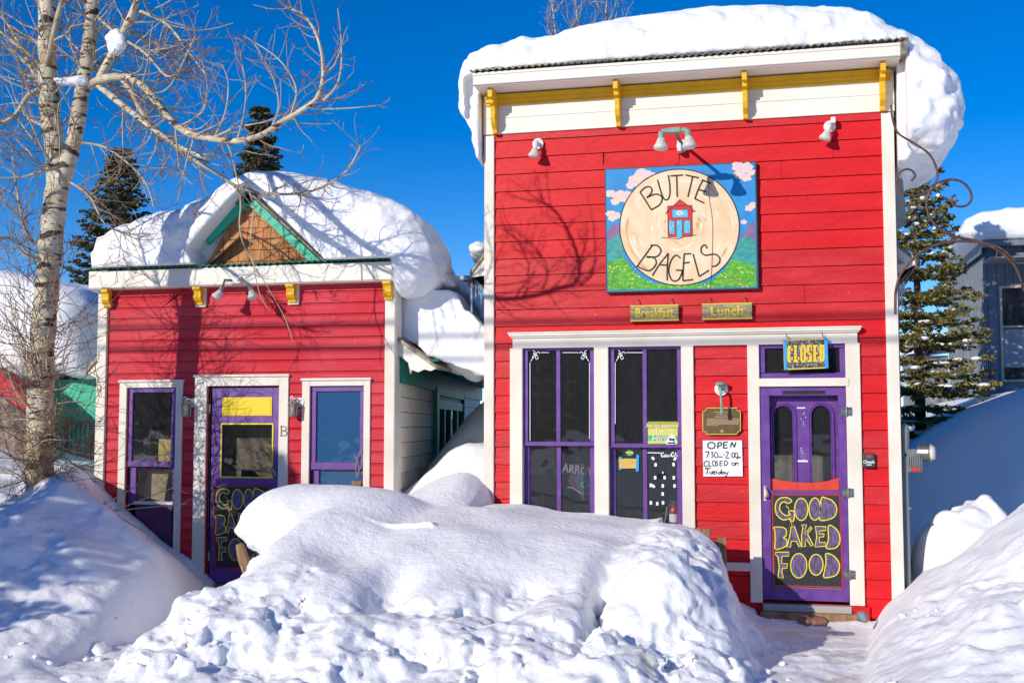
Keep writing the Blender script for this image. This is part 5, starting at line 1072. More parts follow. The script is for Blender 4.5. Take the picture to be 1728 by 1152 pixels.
poly = nz([(172, 462), (170, 435), (182, 405), (215, 383), (260, 368), (320, 355), (365, 336), (400, 308), (440, 291), (490, 293), (560, 306), (620, 322), (680, 346), (720, 376), (742, 412), (747, 450), (736, 480), (712, 500), (690, 505), (660, 500), (620, 500), (420, 540), (230, 540), (178, 490)], .15)
gtri = [(GL-.035, HZ-.3), (GR+.035, HZ-.3), (GR+.02, HZ+.02), (GA[0], GA[2]+.05), (GL-.02, HZ+.02)]
gtri = [tuple(at(322, 420, -.2)[[0, 2]]), tuple(at(418, 308, -.2)[[0, 2]]), tuple(at(566, 452, -.2)[[0, 2]]), (GR+.03, HZ-.2), (at(343, 404, -.2)[0], HZ-.2)]
def cutB(F, X, Y, Z):
    F = np.maximum(F, -boxd(X, Y, Z, HL-.3, HR+.03, -3, .5, -1, HZ+.018)); F = np.maximum(F, -boxd(X, Y, Z, HL-.3, HR+.0, .4, 4, -1, 2.9))
    g = polyd(X[:, 0, :], Z[:, 0, :], gtri)[:, None, :]+0*X; return np.maximum(F, -np.maximum(g, Y-.06))
roofsnow('roof_snow', poly, -.30, 2.1, .36, cutB, (-8.2, -.6, 2.7), (-2.9, 2.4, 5.1), .03, 'rounded snow load around the shingled gable of the low red house', 'roof snow', nscale=.75, taper=lambda X, Y, Z: .34*ss(.2, 2., Y)*ss(-4.7, -3.9, X),
         fr=lambda x, y, z: .15+.85*ss(4.35, 4.0, z+.1*np.sin(x*3))*ss(.7, 0, y))
# ---- snow on the low house side roof, slumped over the eave with a deep fold
vox = .035; lo = (-5.9, .25, 2.1); X, Y, Z = grid(lo, (-2.9, 6.6, 4.3), vox)
u = (X-(HR-.01))+math.tan(TH)*(Y-.12)          # distance out from the side wall
top = 3.60-.35*u+.05*(Y-2)+.06*np.sin(Y*1.1+.4)-.45*ss(.35, .95, u)
bot = 2.44-.45*(u-.34)
F = -smin(-(Z-top)*.75, -(bot-Z)*.75, .10); F = -smin(-F, -(u-(.86+.06*np.sin(Y*1.6+.7)+.10*ss(2.9, 2.6, Z)+.03*np.sin(Y*3.7)-.12*ss(3.1, 3.6, Z)+.10*fbm(X, Y, Z, .9, 2)))*.9, .30); F = np.maximum(F, -u-1.9)
fold = np.abs(Z-(3.13-.105*(Y-.6)+.05*np.sin(Y*2)))-(.03+.13*ss(.4, 1.3, Y)*ss(4.6, 3.0, Y)); F = -smin(-F, np.maximum(fold, .30-u), .04)
mk = np.abs(F) < .2; x, y, z = X[mk], Y[mk], Z[mk]; F[mk] += .08*fbm(x, y, z, 1.3, 2)+.035*fbm(x, y, z, 4, 3)*1.2+.014*(clods(x, y, z, 7)-.5)
F = smin(F, F+.0, .01); V, Fq = surf(F, lo, vox)
npmesh('roof_snow', V, Fq, M['snow'], loc=(-4.0, 3, 2.4), label='deep folded snow sliding over the side eave between the two buildings', cat='roof snow')
# small snow bits: eave of the tall shop, gap ledge
def blob(name, c, r, label, cat, seed=0, vox=.03, n=.05, parent=None, mt=None):
    lo = [c[i]-r[i]-.12 for i in range(3)]; X, Y, Z = grid(lo, [c[i]+r[i]+.12 for i in range(3)], vox); F = ell(X, Y, Z, c, r)+n*fbm(X+seed, Y, Z, 4, 3); V, Fq = surf(F, lo, vox)
    return npmesh(name, V, Fq, mt or M['snow'], loc=(c[0], c[1], c[2]-r[2]) if parent is None else None, parent=parent, label=label, cat=cat)
c = at(815, 432, .9); blob('roof_snow', (c[0]+.1, 2.2, c[2]+.0), (.28, 1.9, .17), 'narrow strip of snow on the small eave left of the tall shop', 'roof snow', 4, .03, .04)
# ---- icicles
def icicles(lst, Y, label, grp):
    names = ['leftmost', 'second from left', 'third from left', 'rightmost'] if len(lst) == 4 else (['leftmost', 'middle', 'rightmost'] if len(lst) == 3 else ['left', 'right'])
    for kk, (px, py, L_, r) in enumerate(sorted(lst)):
        p = at(px, py, Y); n = 6; pts = [p-np.array([0, 0, L_*i/n]) for i in range(n+1)]; rr = [r*(1-i/n)**.7*(1+.15*math.sin(i*2.3+px))+.0015 for i in range(n+1)]
        MB().tube(pts, rr, 7).build('icicle', M['ice'], loc=tuple(p), smooth=True, label=(names[kk]+' '+label) if grp else label, cat='icicle', group=grp)
icicles([(796, 478, .47, .018)], .3, 'long thin icicle hanging from the small eave left of the tall shop', None)
icicles([(803, 480, .16, .013), (808, 482, .11, .012), (812, 484, .24, .013)], .3, 'short icicle beside the long one under the small eave', 'short icicles under the small eave')
icicles([(676, 455, .38, .014)], .2, 'longest icicle at the right end of the low house roof', None)
icicles([(682, 457, .22, .011), (687, 459, .14, .009)], .2, 'short icicle at the right end of the low house roof', 'short icicles on the low house roof end')
icicles([(1517, 480, .22, .012), (1521, 478, .28, .012), (1525, 474, .16, .01)], .28, 'short icicle under the right eave of the tall shop', 'icicles under the right eave')
# ---- fence stubs, post, stones
t = thing('picket_fence', tuple(at(1205, 960, -.75)), 'weathered wooden picket fence mostly buried in the snow bank left of the shop door', 'fence')
for (u0, u1, v0, v1) in ((1150, 1168, 890, 960), (1168, 1185, 891, 960), (1185, 1200, 892, 960), (1211, 1227, 906, 1000)):
    x0, x1, z0, z1 = R(u0, u1-1, v0, v1, -.62); MB().box(x0, x1, -.62, -.585, z0-.3, z1).build('picket', M['wood'], t, bevel=.004)
x0, x1, z0, z1 = R(1120, 1225, 912, 925, -.58); MB().box(x0, x1, -.58, -.54, z0, z1).build('rail', M['wood'], t)
x0, x1, z0, z1 = R(1214, 1228, 965, 1000, -.64); MB().box(x0-.01, x1, -.66, -.58, z0-.2, z1).build('rail_end', M['greywood'], t)
a, b = at(412, 945, -1.45), at(428, 1000, -1.4); mb = MB(); pp = [a+(b-a)*t_ for t_ in np.linspace(-.5, 1.3, 8)]
mb.tube(pp, [.035, .05, .055, .05, .048, .05, .052, .05], 7)
mb.build('bench_arm', M['wood'], loc=tuple(b), label='brown wooden post end poking out under the left lobe of the snow bank', cat='wooden post')
icicles([(419, 957, .05, .006), (430, 956, .04, .005), (436, 955, .05, .005), (409, 955, .045, .006)], -1.5, 'tiny icicle under the snow lobe beside the brown post', 'tiny icicles under the snow lobe')
def stone(px, py, r, lab, name, sd):
    c = atz(px, py, .0); lo = [c[i]-r[i]-.04 for i in range(3)]; X, Y, Z = grid(lo, [c[i]+r[i]+.04 for i in range(3)], .008); F = ell(X, Y, Z, c, r)+.02*fbm(X+sd, Y, Z, 14, 3); V, Fq = surf(F, lo, .008); npmesh(name, V, Fq, M['stone'] if sd < 5 else M['slate'], loc=tuple(c), smooth=True, label=lab, cat='stone')
def atz(px, py, Z=0.):
    r = fw+rt*(px-864)/FPX+upv*(576-py)/FPX; return CAM+r*((Z-CAM[2])/r[2])
stone(1360, 1046, (.085, .09, .035), 'left half of the flat red stone before the door step', 'stone', 1); stone(1384, 1048, (.08, .08, .035), 'right half of the flat red stone before the door step', 'stone', 3)
stone(1456, 1040, (.05, .05, .05), 'small dark stone at the right end of the door step', 'stone', 7)
# loose lumps of snow along the foot of the bank
lumps = []
for i in range(46):
    side = i % 3
    if side == 0: x, y = rnd.uniform(-5.9, -4.8), rnd.uniform(-3.9, -2.6)
    elif side == 1: x, y = rnd.uniform(-.5, -.05), rnd.uniform(-3.6, -1.2)
    else: x, y = rnd.uniform(.5, 2.4), rnd.uniform(-4.0, -1.5)
    r = rnd.uniform(.012, .04); z = float(gh(np.array([x]), np.array([y]))[0])
    lumps.append(((x, y, z+r*.5), (r*rnd.uniform(.8, 1.4), r, r*.8)))
mb = MB()
for c, r in lumps:
    mb.ball(c, tuple(q_*.75 for q_ in r), 0, 7, 5); mb.v[-1] += rng.normal(size=mb.v[-1].shape)*r[1]*.16
mb.build('snow_crumbs', M['snow'], smooth=True, label='small crumbs of snow along the foot of the ploughed bank', cat='snow crumbs', kind='stuff')
# ================================================================== TREES
def unit(v): return v/(np.linalg.norm(v)+1e-9)
class Tree:
    def __init__(s, seed): s.r = np.random.default_rng(seed); s.big = MB(); s.mid = MB(); s.fine = MB(); s.n = 0
    def limb(s, pts, r0, r1, k=10, kids=True, klen=1.0, dens=5., lv=1, k0=.12, sub=5, up=.25):
        P = smoothpts(pts, sub); n = len(P); t = np.linspace(0, 1, n); rad = r0+(r1-r0)*t
        (s.big if r0 > .035 else s.mid).tube(P, rad*(1+.05*s.r.normal(size=n)), k)
        if kids: s.kids(P, rad, klen, dens, lv, k0, up)
        return P
    def kids(s, P, rad, klen, dens, lv, k0=.1, up=.25):
        d = np.linalg.norm(np.diff(P, axis=0), axis=1); L = d.sum(); cum = np.concatenate([[0], np.cumsum(d)])
        for _ in range(int(L*dens)+1):
            u = s.r.uniform(k0, 1)*L; i = min(np.searchsorted(cum, u), len(P)-1); i = max(i, 1); T = unit(P[i]-P[i-1])
            a = unit(np.cross(T, s.r.normal(size=3))); ang = s.r.uniform(.5, 1.15); D = T*math.cos(ang)+a*math.sin(ang)
            ln = klen*s.r.uniform(.4, 1)*(1-.45*u/L); s.grow(P[i], unit(D), ln, min(rad[i]*.6, .003+.011*ln), lv, up)
    def grow(s, p, D, L, r, lv, up=.25):
        n = max(4, int(L/.07)); st = L/n; P = [p]; bend = s.r.normal(size=3)*.10
        for i in range(n):
            D = unit(D+bend*.6+s.r.normal(size=3)*.13+np.array([0, 0, up*.30*(1 if i > n*.3 else .0)])); P.append(P[-1]+D*st)
        P = np.array(P); rad = np.maximum(r*(1-.75*np.linspace(0, 1, n+1)), .0026)
        (s.mid if lv <= 1 and r > .008 else s.fine).tube(P, rad, 5 if lv <= 1 else 3, 0 if lv <= 1 else (1 if s.r.random() < .72 else 0), False)
        if lv < 3 and L > .16: s.kids(P, rad, L*.50, 7.5 if lv < 2 else 6.5, lv+1, .15, up)
    def build(s, name, loc, label, group=None, bark=None):
        t = thing(name, loc, label, 'tree', group)
        if s.big.v: s.big.build('trunk', bark or M['bark'], t, smooth=True)
        if s.mid.v: s.mid.build('branches', M['bark2'], t, smooth=True)
        if s.fine.v: s.fine.build('twigs', [M['twig'], M['bud']], t)
        return t
M['bark2'] = mat('pale_branch_bark', (.55, .47, .33), .7, (.38, .30, .19), 6, bump=.001, chip=(.10, .07, .05), chipamt=.70, chipscale=30)
A = lambda L_: [at(u, v, y) for u, v, y in L_]
T = Tree(11); Y0 = -1.43
T.limb(A([(66, 1000, Y0), (66, 900, Y0), (66, 800, Y0), (68, 720, Y0), (70, 600, Y0), (78, 500, Y0), (84, 420, Y0), (92, 350, Y0), (97, 300, Y0), (92, 250, Y0), (84, 180, Y0+.03), (80, 100, Y0+.06), (80, 30, Y0+.1), (78, -60, Y0+.12), (75, -220, Y0+.15), (70, -420, Y0+.2)]), .145, .075, 20, True, 1.5, 12, 1, .45)
T.limb(A([(92, 360, Y0), (104, 310, Y0-.02), (116, 270, Y0-.03), (128, 220, Y0-.03), (139, 150, Y0-.05), (150, 80, Y0-.06), (156, 10, Y0-.06), (160, -70, Y0-.1), (165, -250, Y0-.1), (172, -420, Y0-.1)]), .092, .055, 16, True, 1.4, 12, 1, .25)
T.limb(A([(165, 140, Y0-.08), (200, 70, Y0-.2), (220, 30, Y0-.3), (238, -20, Y0-.35), (255, -90, Y0-.4)]), .045, .022, 9, True, 1.0, 5.5)
T.limb(A([(80, 110, Y0), (95, 40, Y0-.2), (110, -20, Y0-.3), (120, -80, Y0-.4)]), .035, .02, 8, True, .9, 5)
# long arching limbs reaching out over the low house
T.limb(A([(150, 145, Y0-.05), (172, 134, Y0-.15), (210, 130, -1.7), (240, 145, -1.85), (262, 170, -2.), (290, 205, -2.15), (320, 226, -2.3), (355, 234, -2.45), (400, 238, -2.6), (440, 228, -2.7), (475, 206, -2.8), (512, 184, -2.85), (535, 165, -2.9), (545, 130, -2.9), (543, 90, -2.85), (530, 50, -2.8), (510, 25, -2.8), (485, 12, -2.8)]), .043, .008, 9, True, .85, 17, 1, .1, up=.5)
T.limb(A([(160, 140, Y0-.05), (185, 160, -1.6), (220, 188, -1.8), (255, 215, -1.9), (290, 240, -2.0), (320, 256, -2.1), (350, 268, -2.15)]), .038, .014, 8, True, .7, 8, 1, .2)
T.limb(A([(205, 132, -1.65), (222, 155, -1.7), (240, 190, -1.7), (270, 225, -1.65), (305, 255, -1.6), (335, 275, -1.6), (370, 295, -1.55), (400, 315, -1.5), (440, 325, -1.45), (480, 328, -1.4), (520, 324, -1.4), (555, 310, -1.4), (585, 288, -1.4), (605, 255, -1.4), (608, 245, -1.4)]), .028, .006, 8, True, .75, 15, 1, .1)
T.limb(A([(545, 170, -2.9), (565, 150, -2.9), (575, 120, -2.9), (576, 70, -2.9), (570, 15, -2.9)]), .012, .004, 5, True, .4, 4, 2)
T.limb(A([(525, 183, -2.85), (560, 184, -2.8), (600, 182, -2.8), (640, 178, -2.8)]), .010, .003, 5, True, .35, 4, 2)
T.limb(A([(405, 318, -1.5), (406, 350, -1.5), (404, 380, -1.5), (410, 410, -1.48), (425, 440, -1.45), (432, 470, -1.4), (440, 500, -1.35), (455, 525, -1.3)]), .009, .003, 5, True, .28, 3, 2)
T.limb(A([(420, 322, -1.45), (428, 350, -1.5), (424, 390, -1.5), (422, 420, -1.5), (428, 445, -1.5), (452, 485, -1.5), (480, 535, -1.45), (494, 577, -1.45)]), .009, .003, 5, True, .28, 3, 2)
T.limb(A([(345, 236, -2.45), (370, 228, -2.5), (400, 215, -2.6), (450, 205, -2.65), (480, 190, -2.7)]), .012, .005, 5, True, .5, 5, 1)
for P in ([(400, 236, -2.6), (410, 200, -2.65), (415, 150, -2.7), (405, 90, -2.7)], [(455, 222, -2.7), (470, 180, -2.75), (460, 130, -2.8), (430, 75, -2.8)], [(360, 235, -2.45), (380, 190, -2.5), (385, 140, -2.5), (375, 110, -2.5)], [(490, 195, -2.8), (500, 150, -2.8), (470, 100, -2.8), (410, 60, -2.8)], [(300, 215, -2.2), (340, 190, -2.3), (350, 150, -2.4), (340, 100, -2.5)]):
    T.limb(A(P), .010, .004, 5, True, .55, 14, 1, up=.5)
# branches to the left and a few big ones leaving the frame
for P, r in (([(80, 150, Y0), (50, 160, Y0-.1), (25, 195, Y0-.2), (-5, 210, Y0-.3), (-80, 230, Y0-.5)], .035), ([(75, 118, Y0), (45, 90, Y0-.1), (10, 60, Y0-.2), (-60, 20, Y0-.3)], .03), ([(84, 160, Y0), (55, 120, Y0+.2), (30, 70, Y0+.3), (0, 20, Y0+.4)], .03), ([(110, 280, Y0), (70, 290, Y0-.3), (30, 300, Y0-.4), (-30, 300, Y0-.6)], .02), ([(150, 60, Y0), (185, 45, Y0+.3), (230, 60, Y0+.5), (290, 90, Y0+.7), (340, 60, Y0+.8)], .022), ([(155, 20, Y0), (200, 60, Y0-.2), (245, 90, Y0-.4), (290, 130, Y0-.5), (330, 60, Y0-.6)], .02), ([(225, 15, -1.7), (280, 40, -1.8), (320, 90, -1.9), (350, 130, -1.9)], .018), ([(150, 100, Y0), (190, 150, Y0+.3), (240, 170, Y0+.4), (270, 130, Y0+.5)], .018),
             ([(88, 440, Y0), (50, 430, Y0-.2), (20, 400, Y0-.3), (-20, 410, Y0-.4)], .018), ([(60, 410, Y0), (45, 395, Y0-.1), (30, 330, Y0-.1), (20, 250, Y0-.1)], .02), ([(120, 240, Y0), (180, 250, Y0-.2), (240, 300, Y0-.3), (260, 350, Y0-.3)], .014), ([(105, 300, Y0), (150, 330, Y0-.3), (180, 380, Y0-.4), (240, 400, Y0-.4)], .012)):
    T.limb(A(P), r, .007, 7, True, .9, 14, 1, .15)
# epicormic shoots and the brush round the foot of the trunk
r_ = T.r
for i in range(150):
    v = r_.uniform(560, 830) if i < 110 else r_.uniform(430, 600); p = at(66+r_.uniform(-25, 25), v, Y0+r_.uniform(-.2, .15)); D = unit(np.array([r_.normal()*.9, r_.normal()*.5-.2, r_.uniform(.1, 1.4)]))
    T.grow(p, D, r_.uniform(.35, 1.2), .006, 2, .35)
for i in range(50):
    p = at(66+r_.uniform(-10, 14), r_.uniform(700, 830), Y0-.1); T.grow(p, unit(np.array([r_.normal()*1.2, -.3+r_.normal()*.3, r_.uniform(-.6, .3)])), r_.uniform(.25, .6), .005, 2, -.1)
for i in range(34):
    p = at(66+r_.uniform(-30, 30), r_.uniform(600, 820), Y0+r_.uniform(-.25, .1)); T.grow(p, unit(np.array([r_.normal()*1.1, -.3+r_.normal()*.4, r_.uniform(-.1, 1.0)])), r_.uniform(.3, .75), .009, 1, .3)
for P in ([(120, 890), (150, 872), (200, 862), (260, 855), (320, 850)], [(118, 870), (160, 860), (215, 832), (240, 815)], [(125, 880), (180, 868), (240, 845), (300, 822)], [(100, 840), (160, 850), (220, 880), (260, 905)]):
    T.limb(A([(u-6, v, -1.5) for u, v in P]), .008, .003, 5, True, .3, 3, 2)
base = at(66, 850, Y0); tr_ = T.build('aspen_tree', tuple(base), 'leafless forked aspen with black marked pale trunk before the low house')
# dry leaves, stems and the little snow cushions caught in it
def leafclump(c, rr, n, mt, nm, label=None, parent=None, size=.03, stem=False):
    mb = MB()
    for _ in range(n):
        p = np.array(c)+rng.normal(size=3)*rr; a = unit(rng.normal(size=3)); b = unit(np.cross(a, rng.normal(size=3)))
        if stem: a = unit(a+np.array([0, 0, -1.2])); L_ = size*rng.uniform(2, 5); mb.add([p, p+b*.004, p+a*L_+b*.003, p+a*L_], [(0, 1, 2, 3)])
        else: s_ = size*rng.uniform(.5, 1); mb.add([p, p+(a+b)*s_*.5, p+a*s_, p+(a-b)*s_*.5+np.array([0, 0, .004])], [(0, 1, 2, 3)])
    return mb.build(nm, mt, parent)
for u, v, y, n, rr in ((120, 96, Y0-.15, 34, .07), (90, 90, Y0-.15, 24, .06), (140, 85, Y0-.15, 24, .05), (330, 360, -1.5, 16, .025), (195, 68, Y0-.2, 14, .04), (80, 600, Y0-.17, 60, .09), (75, 660, Y0-.17, 90, .12), (90, 700, Y0-.18, 90, .12), (66, 730, Y0-.18, 110, .14), (105, 560, Y0-.1, 20, .05)):
    leafclump(at(u, v, y), np.array([rr, rr*.5, rr*.7]), n, M['leaf'], 'dry_leaves', parent=tr_)
leafclump(at(62, 770, Y0-.16), np.array([.13, .06, .14]), 420, M['straw'], 'dry_stems', parent=tr_, size=.05, stem=True); leafclump(at(85, 820, Y0-.18), np.array([.16, .06, .05]), 260, M['straw'], 'dry_stems', parent=tr_, size=.04, stem=True)
def tsnow(u, v, y, r, lab): c = at(u, v, y); blob('snow_clump', c, r, lab, 'snow clump', u, .014, .05)
tsnow(198, 74, Y0-.25, (.11, .08, .13), 'ball of snow caught in the upper branches right of the forked trunk')
tsnow(122, 138, Y0-.12, (.14, .06, .035), 'strip of snow lying across the fork between the two aspen trunks')
# ---- spruces
def spruce(base, h, rad, seed, needle, label, nw, spr=.10, snowp=0., z0=.1, group=None, lean=0., leafn=9, wid=.012, sides=None):
    r = np.random.default_rng(seed); base = np.array(base, float); cr = MB(); sn = MB(); br_ = MB()
    tk = MB().tube([base, base+[lean*.5, 0, h*.5], base+[lean, 0, h]], [h*.018, h*.010, .008], 8)
    for wv in range(nw):
        t = (wv+r.uniform(-.3, .3))/nw; t = min(max(t, 0), .99); z = h*(z0+(1-z0)*t); n = int(r.integers(5, 9)); ph = r.uniform(0, 6.28)
        for k in range(n):
            L_ = rad*(1-t)**.80*r.uniform(.65, 1.15)+.05; a = ph+k*6.283/n+r.uniform(-.3, .3); d = np.array([math.cos(a), math.sin(a), 0]); s_ = np.array([-math.sin(a), math.cos(a), 0])
            m = max(4, int(L_/spr)); tt = np.linspace(0, 1, m+1); dro = (.10-.32*(1-t))*L_
            pts = np.array([base+[lean*t, 0, z]+d*L_*q+np.array([0, 0, dro*q**1.2+.18*L_*q**3]) for q in tt]); br_.tube(pts, np.linspace(.006+.008*L_, .003, m+1), 4, 0, False)
            for i in range(1, m+1):
                q = tt[i]
                for sd in (-1, 1, 0):
                    if sd == 0 and i < m-1: continue
                    ln = (L_*.34*(1-.65*q)+spr*.8)*r.uniform(.7, 1.2); dd = unit(d*(.75 if sd else 1)+s_*sd*.9+np.array([0, 0, r.uniform(-.30, .12)])); p0 = pts[i]
                    nn = max(2, int(ln/spr*leafn*.5)); side = unit(np.cross(dd, [0, 0, 1])); upd = np.cross(side, dd)
                    for j in range(nn):
                        f = (j+r.random())/nn; c = p0+dd*ln*f; an = r.uniform(0, 6.28); e = unit(dd*.9+(side*math.cos(an)+upd*math.sin(an))*.9); sz = spr*.42*r.uniform(.7, 1.2)
                        w2 = unit(np.cross(e, r.normal(size=3)))*wid*.5*(1+1.2*r.random())
                        cr.add([c-w2, c+w2, c+e*sz+w2*.3, c+e*sz-w2*.3], [(0, 1, 2, 3)], 0 if r.random() < .7 else 1)
                    if snowp and r.random() < snowp and sd: c = p0+dd*ln*.45+[0, 0, .02]; sn.ball(c, (ln*.35, ln*.28, .022+.02*r.random()), 0, 8, 5)
    t_ = thing('spruce_tree', tuple(base), label, 'tree', group); tk.build('trunk', M['darkbark'], t_, smooth=True); br_.build('branches', M['darkbark'], t_)
    cr.build('crown', needle, t_)
    if sn.v: sn.build('snow_load', M['snow'], t_, smooth=True)
    return t_
M['darkbark'] = mat('spruce_bark', (.14, .10, .075), .85, (.09, .065, .05), 14)
N1 = [M['needle'], mat('olive_needles', (.26, .21, .04), .6, (.17, .15, .04), 6)]; N2 = [M['needled'], mat('olive_needles_far', (.12, .11, .045), .6)]
b = at(1553, 700, 11.); spruce((b[0], 11., .9), 6.4, 1.45, 3, N1, 'big green spruce with snow on its boughs right of the tall shop', 30, .15, .20, .02, leafn=20, wid=.030)
c = at(186, 245, 9.5); spruce((c[0], 9.5, .0), c[2], 1.45, 5, N2, 'dark spruce rising behind the left end of the low house', 40, .13, .0, .15, 'distant spruces', .25, 16, .035)
c = at(440, 178, 11.); spruce((c[0], 11., .0), c[2], 1.0, 8, N2, 'spruce top showing above the roof snow of the low house', 42, .13, .0, .3, 'distant spruces', 0, 16, .038)
# ---- bare aspens beyond the tall shop
def backasp(x, Y, top, seed, label, grp='bare aspens behind the tall shop'):
    T = Tree(seed); n = 9; z0 = 3.5 if False else 0; P = [np.array([x+.15*math.sin(i*.9+seed), Y, top*i/n]) for i in range(n+1)]
    T.limb(P, .09, .012, 8, True, 1.7, 4.5, 1, .5, up=1.1); T.build('aspen_tree', (x, Y, 0), label, grp)
for u, y, tp, sd in ((940, 9, 9.6, 21), (985, 9.6, 10.1, 22), (1035, 9.4, 10.4, 23)):
    x = at(u, 30, y)[0]; backasp(x, y, tp, sd, {21: 'leftmost bare aspen showing above the tall shop roof snow', 22: 'middle bare aspen showing above the tall shop roof snow', 23: 'rightmost bare aspen showing above the tall shop roof snow'}[sd])
x = at(806, 400, 9)[0]; T = Tree(31); T.limb([np.array([x-.1, 9, 0]), np.array([x, 9, 2]), np.array([x+.05, 9, 4.6])], .04, .006, 6, True, .9, 5, 1, .5, up=.9); T.build('bare_shrub', (x, 9, 0), 'thin bare shrub showing between the two buildings')['category'] = 'shrub'
x = at(1722, 300, 14)[0]; T = Tree(33); T.limb([np.array([x+.1, 14, 0]), np.array([x+.3, 14, 3]), np.array([x+.5, 14, 6.3])], .05, .006, 6, True, 1.1, 4, 1, .6, up=.6); T.build('aspen_tree', (x, 14, 0), 'bare tree with fine twigs behind the slate blue house at the far right')
# ================================================================== HOUSES BEYOND
# slate blue house on the right
YB = 14.5
hs_ = thing('slate_house', tuple(at(1680, 690, YB)), 'slate blue house with vertical board siding and a snowy roof at the right', 'building')
xa, zt = at(1664, 408, YB)[[0, 2]]; xb = xa+5
wx = R(1692, 1752, 486, 640, YB)
mb = MB()
for a_, b_, c_, d_ in solid_rects(xa, xb, .4, zt, [wx]): mb.box(a_, b_, YB, YB+.1, c_, d_, 0)
for i in range(32):
    x = xa+.02+i*.17
    for q0, q1 in (((.4, zt-.5),) if not (wx[0]-.05 < x < wx[1]+.05) else ((.4, wx[2]-.05), (wx[3]+.05, zt-.5))): mb.box(x, x+.035, YB-.02, YB, q0, q1, 0)
mb.box(xa, xb, YB-.03, YB, zt-.50, zt-.42, 0)
for i in range(9): mb.box(xa+.25+i*.5, xa+.42+i*.5, YB-.14, YB, zt-.42, zt-.14, 0)
mb.box(xa-.1, xb, YB-.28, YB+.02, zt-.13, zt-.02, 0); mb.build('front_wall', M['slate'], hs_)
p0 = np.array([xa, YB+.05]); c1 = at(1598, 470, 20.5); p1 = np.array([c1[0], 20.5]); mb = MB(); zl = at(1598, 462, 20.5)[2]
def wl_(t, z, o=0): p = p0+(p1-p0)*t; return (p[0]-o, p[1], z)
mb.add([wl_(0, .4), wl_(1, .4), wl_(1, zl), wl_(0, zt)], [(0, 3, 2, 1)])
for i in range(26):
    t0 = i/26; t1 = t0+.010; za, zb2 = zt+(zl-zt)*t0, zt+(zl-zt)*t1; mb.add([wl_(t0, .4, .03), wl_(t1, .4, .03), wl_(t1, zb2, .03), wl_(t0, za, .03), wl_(t0, .4), wl_(t1, .4), wl_(t1, zb2), wl_(t0, za)], [(0, 3, 2, 1), (0, 4, 7, 3), (1, 2, 6, 5)])
mb.add([wl_(-.02, zt-.25, .1), wl_(1, zl-.25, .1), wl_(1, zl+.03, .1), wl_(-.02, zt+.03, .1)], [(0, 3, 2, 1)]); mb.build('side_wall', M['slate'], hs_)
mb = MB(); t_ = .05
for a_, b_, c_, d_ in ((wx[0]-t_, wx[1]+t_, wx[3], wx[3]+t_), (wx[0]-t_, wx[1]+t_, wx[2]-t_, wx[2]), (wx[0]-t_, wx[0], wx[2], wx[3]), (wx[1], wx[1]+t_, wx[2], wx[3]), (wx[0], wx[1], at(1710, 551, YB)[2]-.02, at(1710, 551, YB)[2]+.02)): mb.box(a_, b_, YB-.05, YB+.05, c_, d_)
wf = mb.build('window', mat('tan_frame', (.60, .46, .30), .5), hs_); glasspane(wf, wx[0], wx[1], wx[2], wx[3], YB+.03); zm = at(1710, 553, YB)[2]
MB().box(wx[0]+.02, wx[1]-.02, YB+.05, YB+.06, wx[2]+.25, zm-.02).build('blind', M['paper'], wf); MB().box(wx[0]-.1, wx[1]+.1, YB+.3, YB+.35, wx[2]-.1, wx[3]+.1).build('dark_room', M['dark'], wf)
mb = MB(); a, b = at(1666, 440, YB-.6), at(1740, 428, YB-.6); mb.box(a[0], b[0], YB-1.0, YB-.1, a[2], a[2]+.03); mb.build('awning', M['pvc'], hs_)
lo = (xa-.9, YB-.7, zt-.15); poly = nz([(1630, 405), (1618, 395), (1630, 372), (1655, 358), (1700, 352), (1760, 351), (1900, 352), (1900, 412), (1660, 412)], YB)
roofsnow('roof_snow', poly, YB-.4, YB+4.5, .35, lambda F, X, Y, Z: np.maximum(F, zt+.0-Z), (xa-.95, YB-.7, zt-.1), (xa+3.6, YB+4.8, zt+1.25), .06, 'smooth snow cap on the slate blue house', 'roof snow', fr=lambda x, y, z: .3)
# small far house and dark brush glimpsed behind the spruce
t = thing('far_cabin', tuple(at(1570, 700, 22)), 'pale snow dusted cabin glimpsed behind the spruce boughs', 'building')
x0, x1, z0, z1 = R(1535, 1602, 600, 745, 22); MB().box(x0, x1, 22, 24, z0, z1).build('wall', M['concrete'], t); MB().prism([(x0-.3, z1), (x1+.3, z1+.2), (x0+.2, z1+.9)], 21.6, 24.4).build('roof', M['snow'], t)
x0, x1, z0, z1 = R(1576, 1592, 610, 650, 21.98); MB().box(x0, x1, 21.95, 21.99, z0, z1).build('window', M['dark'], t)
# low neighbour on the left: snow heaped roof, green wall, and the corner of a red one
t = thing('green_cabin', tuple(at(150, 800, 3.2)), 'green walled cabin under deep roof snow behind the aspen trunk', 'building')
xa_, xb_ = at(95, 700, 3.2)[0], at(185, 700, 3.2)[0]
MB().box(xa_-.2, xb_+1.2, 3.2, 6, .6, at(150, 640, 3.2)[2]).build('wall', M['green'], t)
x0, x1, z0, z1 = R(112, 160, 715, 800, 3.18); MB().box(x0, x1, 3.14, 3.19, z0, z1).build('opening', M['dark'], t)
mb = MB()
for u in (118, 124, 131, 139, 146): x0, x1, z0, z1 = R(u, u+2.5, 716, 716+rnd.uniform(18, 50), 3.12); mb.box(x0, x1, 3.10, 3.13, z0, z1)
mb.build('slat', M['green'], t)
poly = nz([(-260, 520), (-140, 470), (-60, 455), (0, 456), (60, 466), (120, 480), (175, 495), (200, 520), (200, 640), (170, 640), (150, 636), (128, 632), (110, 650), (104, 690), (92, 720), (60, 700), (30, 668), (0, 640), (-60, 600), (-260, 620)], 3.6)
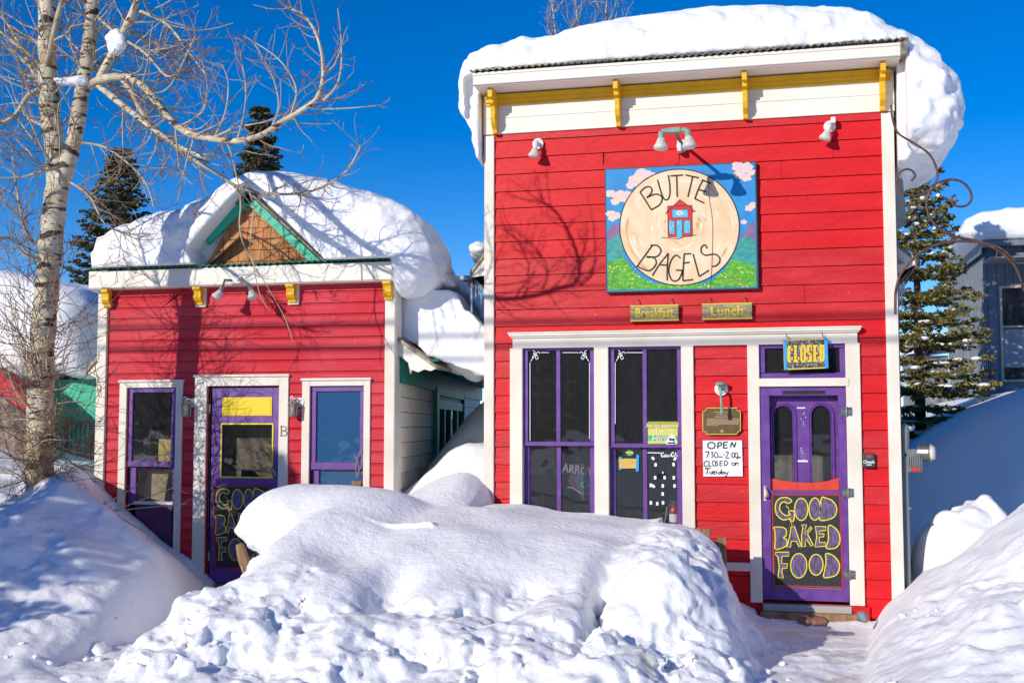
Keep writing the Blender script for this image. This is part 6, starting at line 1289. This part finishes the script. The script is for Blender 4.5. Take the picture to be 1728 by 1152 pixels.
roofsnow('roof_snow', poly, 2.5, 6.5, .5, lambda F, X, Y, Z: F, (-14.6, 2.1, 1.4), (-8.0, 6.9, 4.1), .05, 'huge smooth snow load on the green cabin roof at the left', 'roof snow', fr=lambda x, y, z: .15)
t = thing('red_shed', tuple(at(30, 700, 1.9)), 'corner of a red shed with a dark gap below it at the left edge', 'building')
q = lambda P, y: [tuple(at(u, v, y)[[0, 2]]) for u, v in P]
MB().prism(q([(-60, 600), (0, 628), (20, 645), (40, 668), (62, 700), (-60, 700)], 2.2), 2.2, 2.5).build('wall', M['faded'], t); MB().prism(q([(-60, 655), (0, 660), (60, 702), (66, 770), (-60, 790)], 2.3), 2.15, 2.6).build('opening', M['dark'], t)
# galvanised flue between the buildings
x, z = at(789, 478, 4.5)[[0, 2]]; t = thing('flue_pipe', (x, 4.5, z-.6), 'short galvanised flue with a round cap above the snow between the buildings', 'flue')
MB().cyl((x, 4.5, z-.8), (x, 4.5, z+.02), .17, 20).build('pipe', M['steel'], t); MB().cyl((x, 4.5, z+.02), (x, 4.5, z+.09), .22, 20, 0, .20).build('cap', M['steel'], t, bevel=.006)
# a wooded hillside added unseen behind the camera to darken the window reflections
gx, gy = np.linspace(-260, 260, 120), np.linspace(-240, -70, 26); X, Y = np.meshgrid(gx, gy, indexing='ij')
Z = 26*ss(-75, -190, Y)*(.8+.25*np.sin(X*.021+1))+4*fbm(X*.02, Y*.02, Y*0, 1, 3)+4.5*rng.random(X.shape)-4; i = np.arange(120*26).reshape(120, 26)
npmesh('hills', np.stack([X, Y, Z], -1).reshape(-1, 3), np.stack([i[:-1, :-1], i[1:, :-1], i[1:, 1:], i[:-1, 1:]], -1).reshape(-1, 4), mat('unseen_forest', (.03, .035, .03), .95, (.30, .33, .38), .12, spec=0), kind='structure')
# power lines high over the street; their thin shadows cross the shop front
for k, (dz_, lab) in enumerate(((0, 'lower power line crossing high above the street'), (.30, 'upper power line crossing high above the street'))):
    YW = -7.5; zc = at(1100, 545-k*42, 0)[2]+.40*(-YW); pts = [(x, YW, zc+.0009*(x+5)**2) for x in np.linspace(-30, 30, 25)]
    MB().tube(pts, .022, 6).build('power_line', M['ink'], loc=(0, YW, zc), label=lab, cat='cable')
# an unseen spruce added outside the frame to shade the lower left corner
spruce((-9.6, -7.2, 0), 4.6, 1.6, 44, N2, 'unseen spruce added outside the left edge to shade the lower left ground', 24, .16, .0, .05, None, 0, 10, .06)
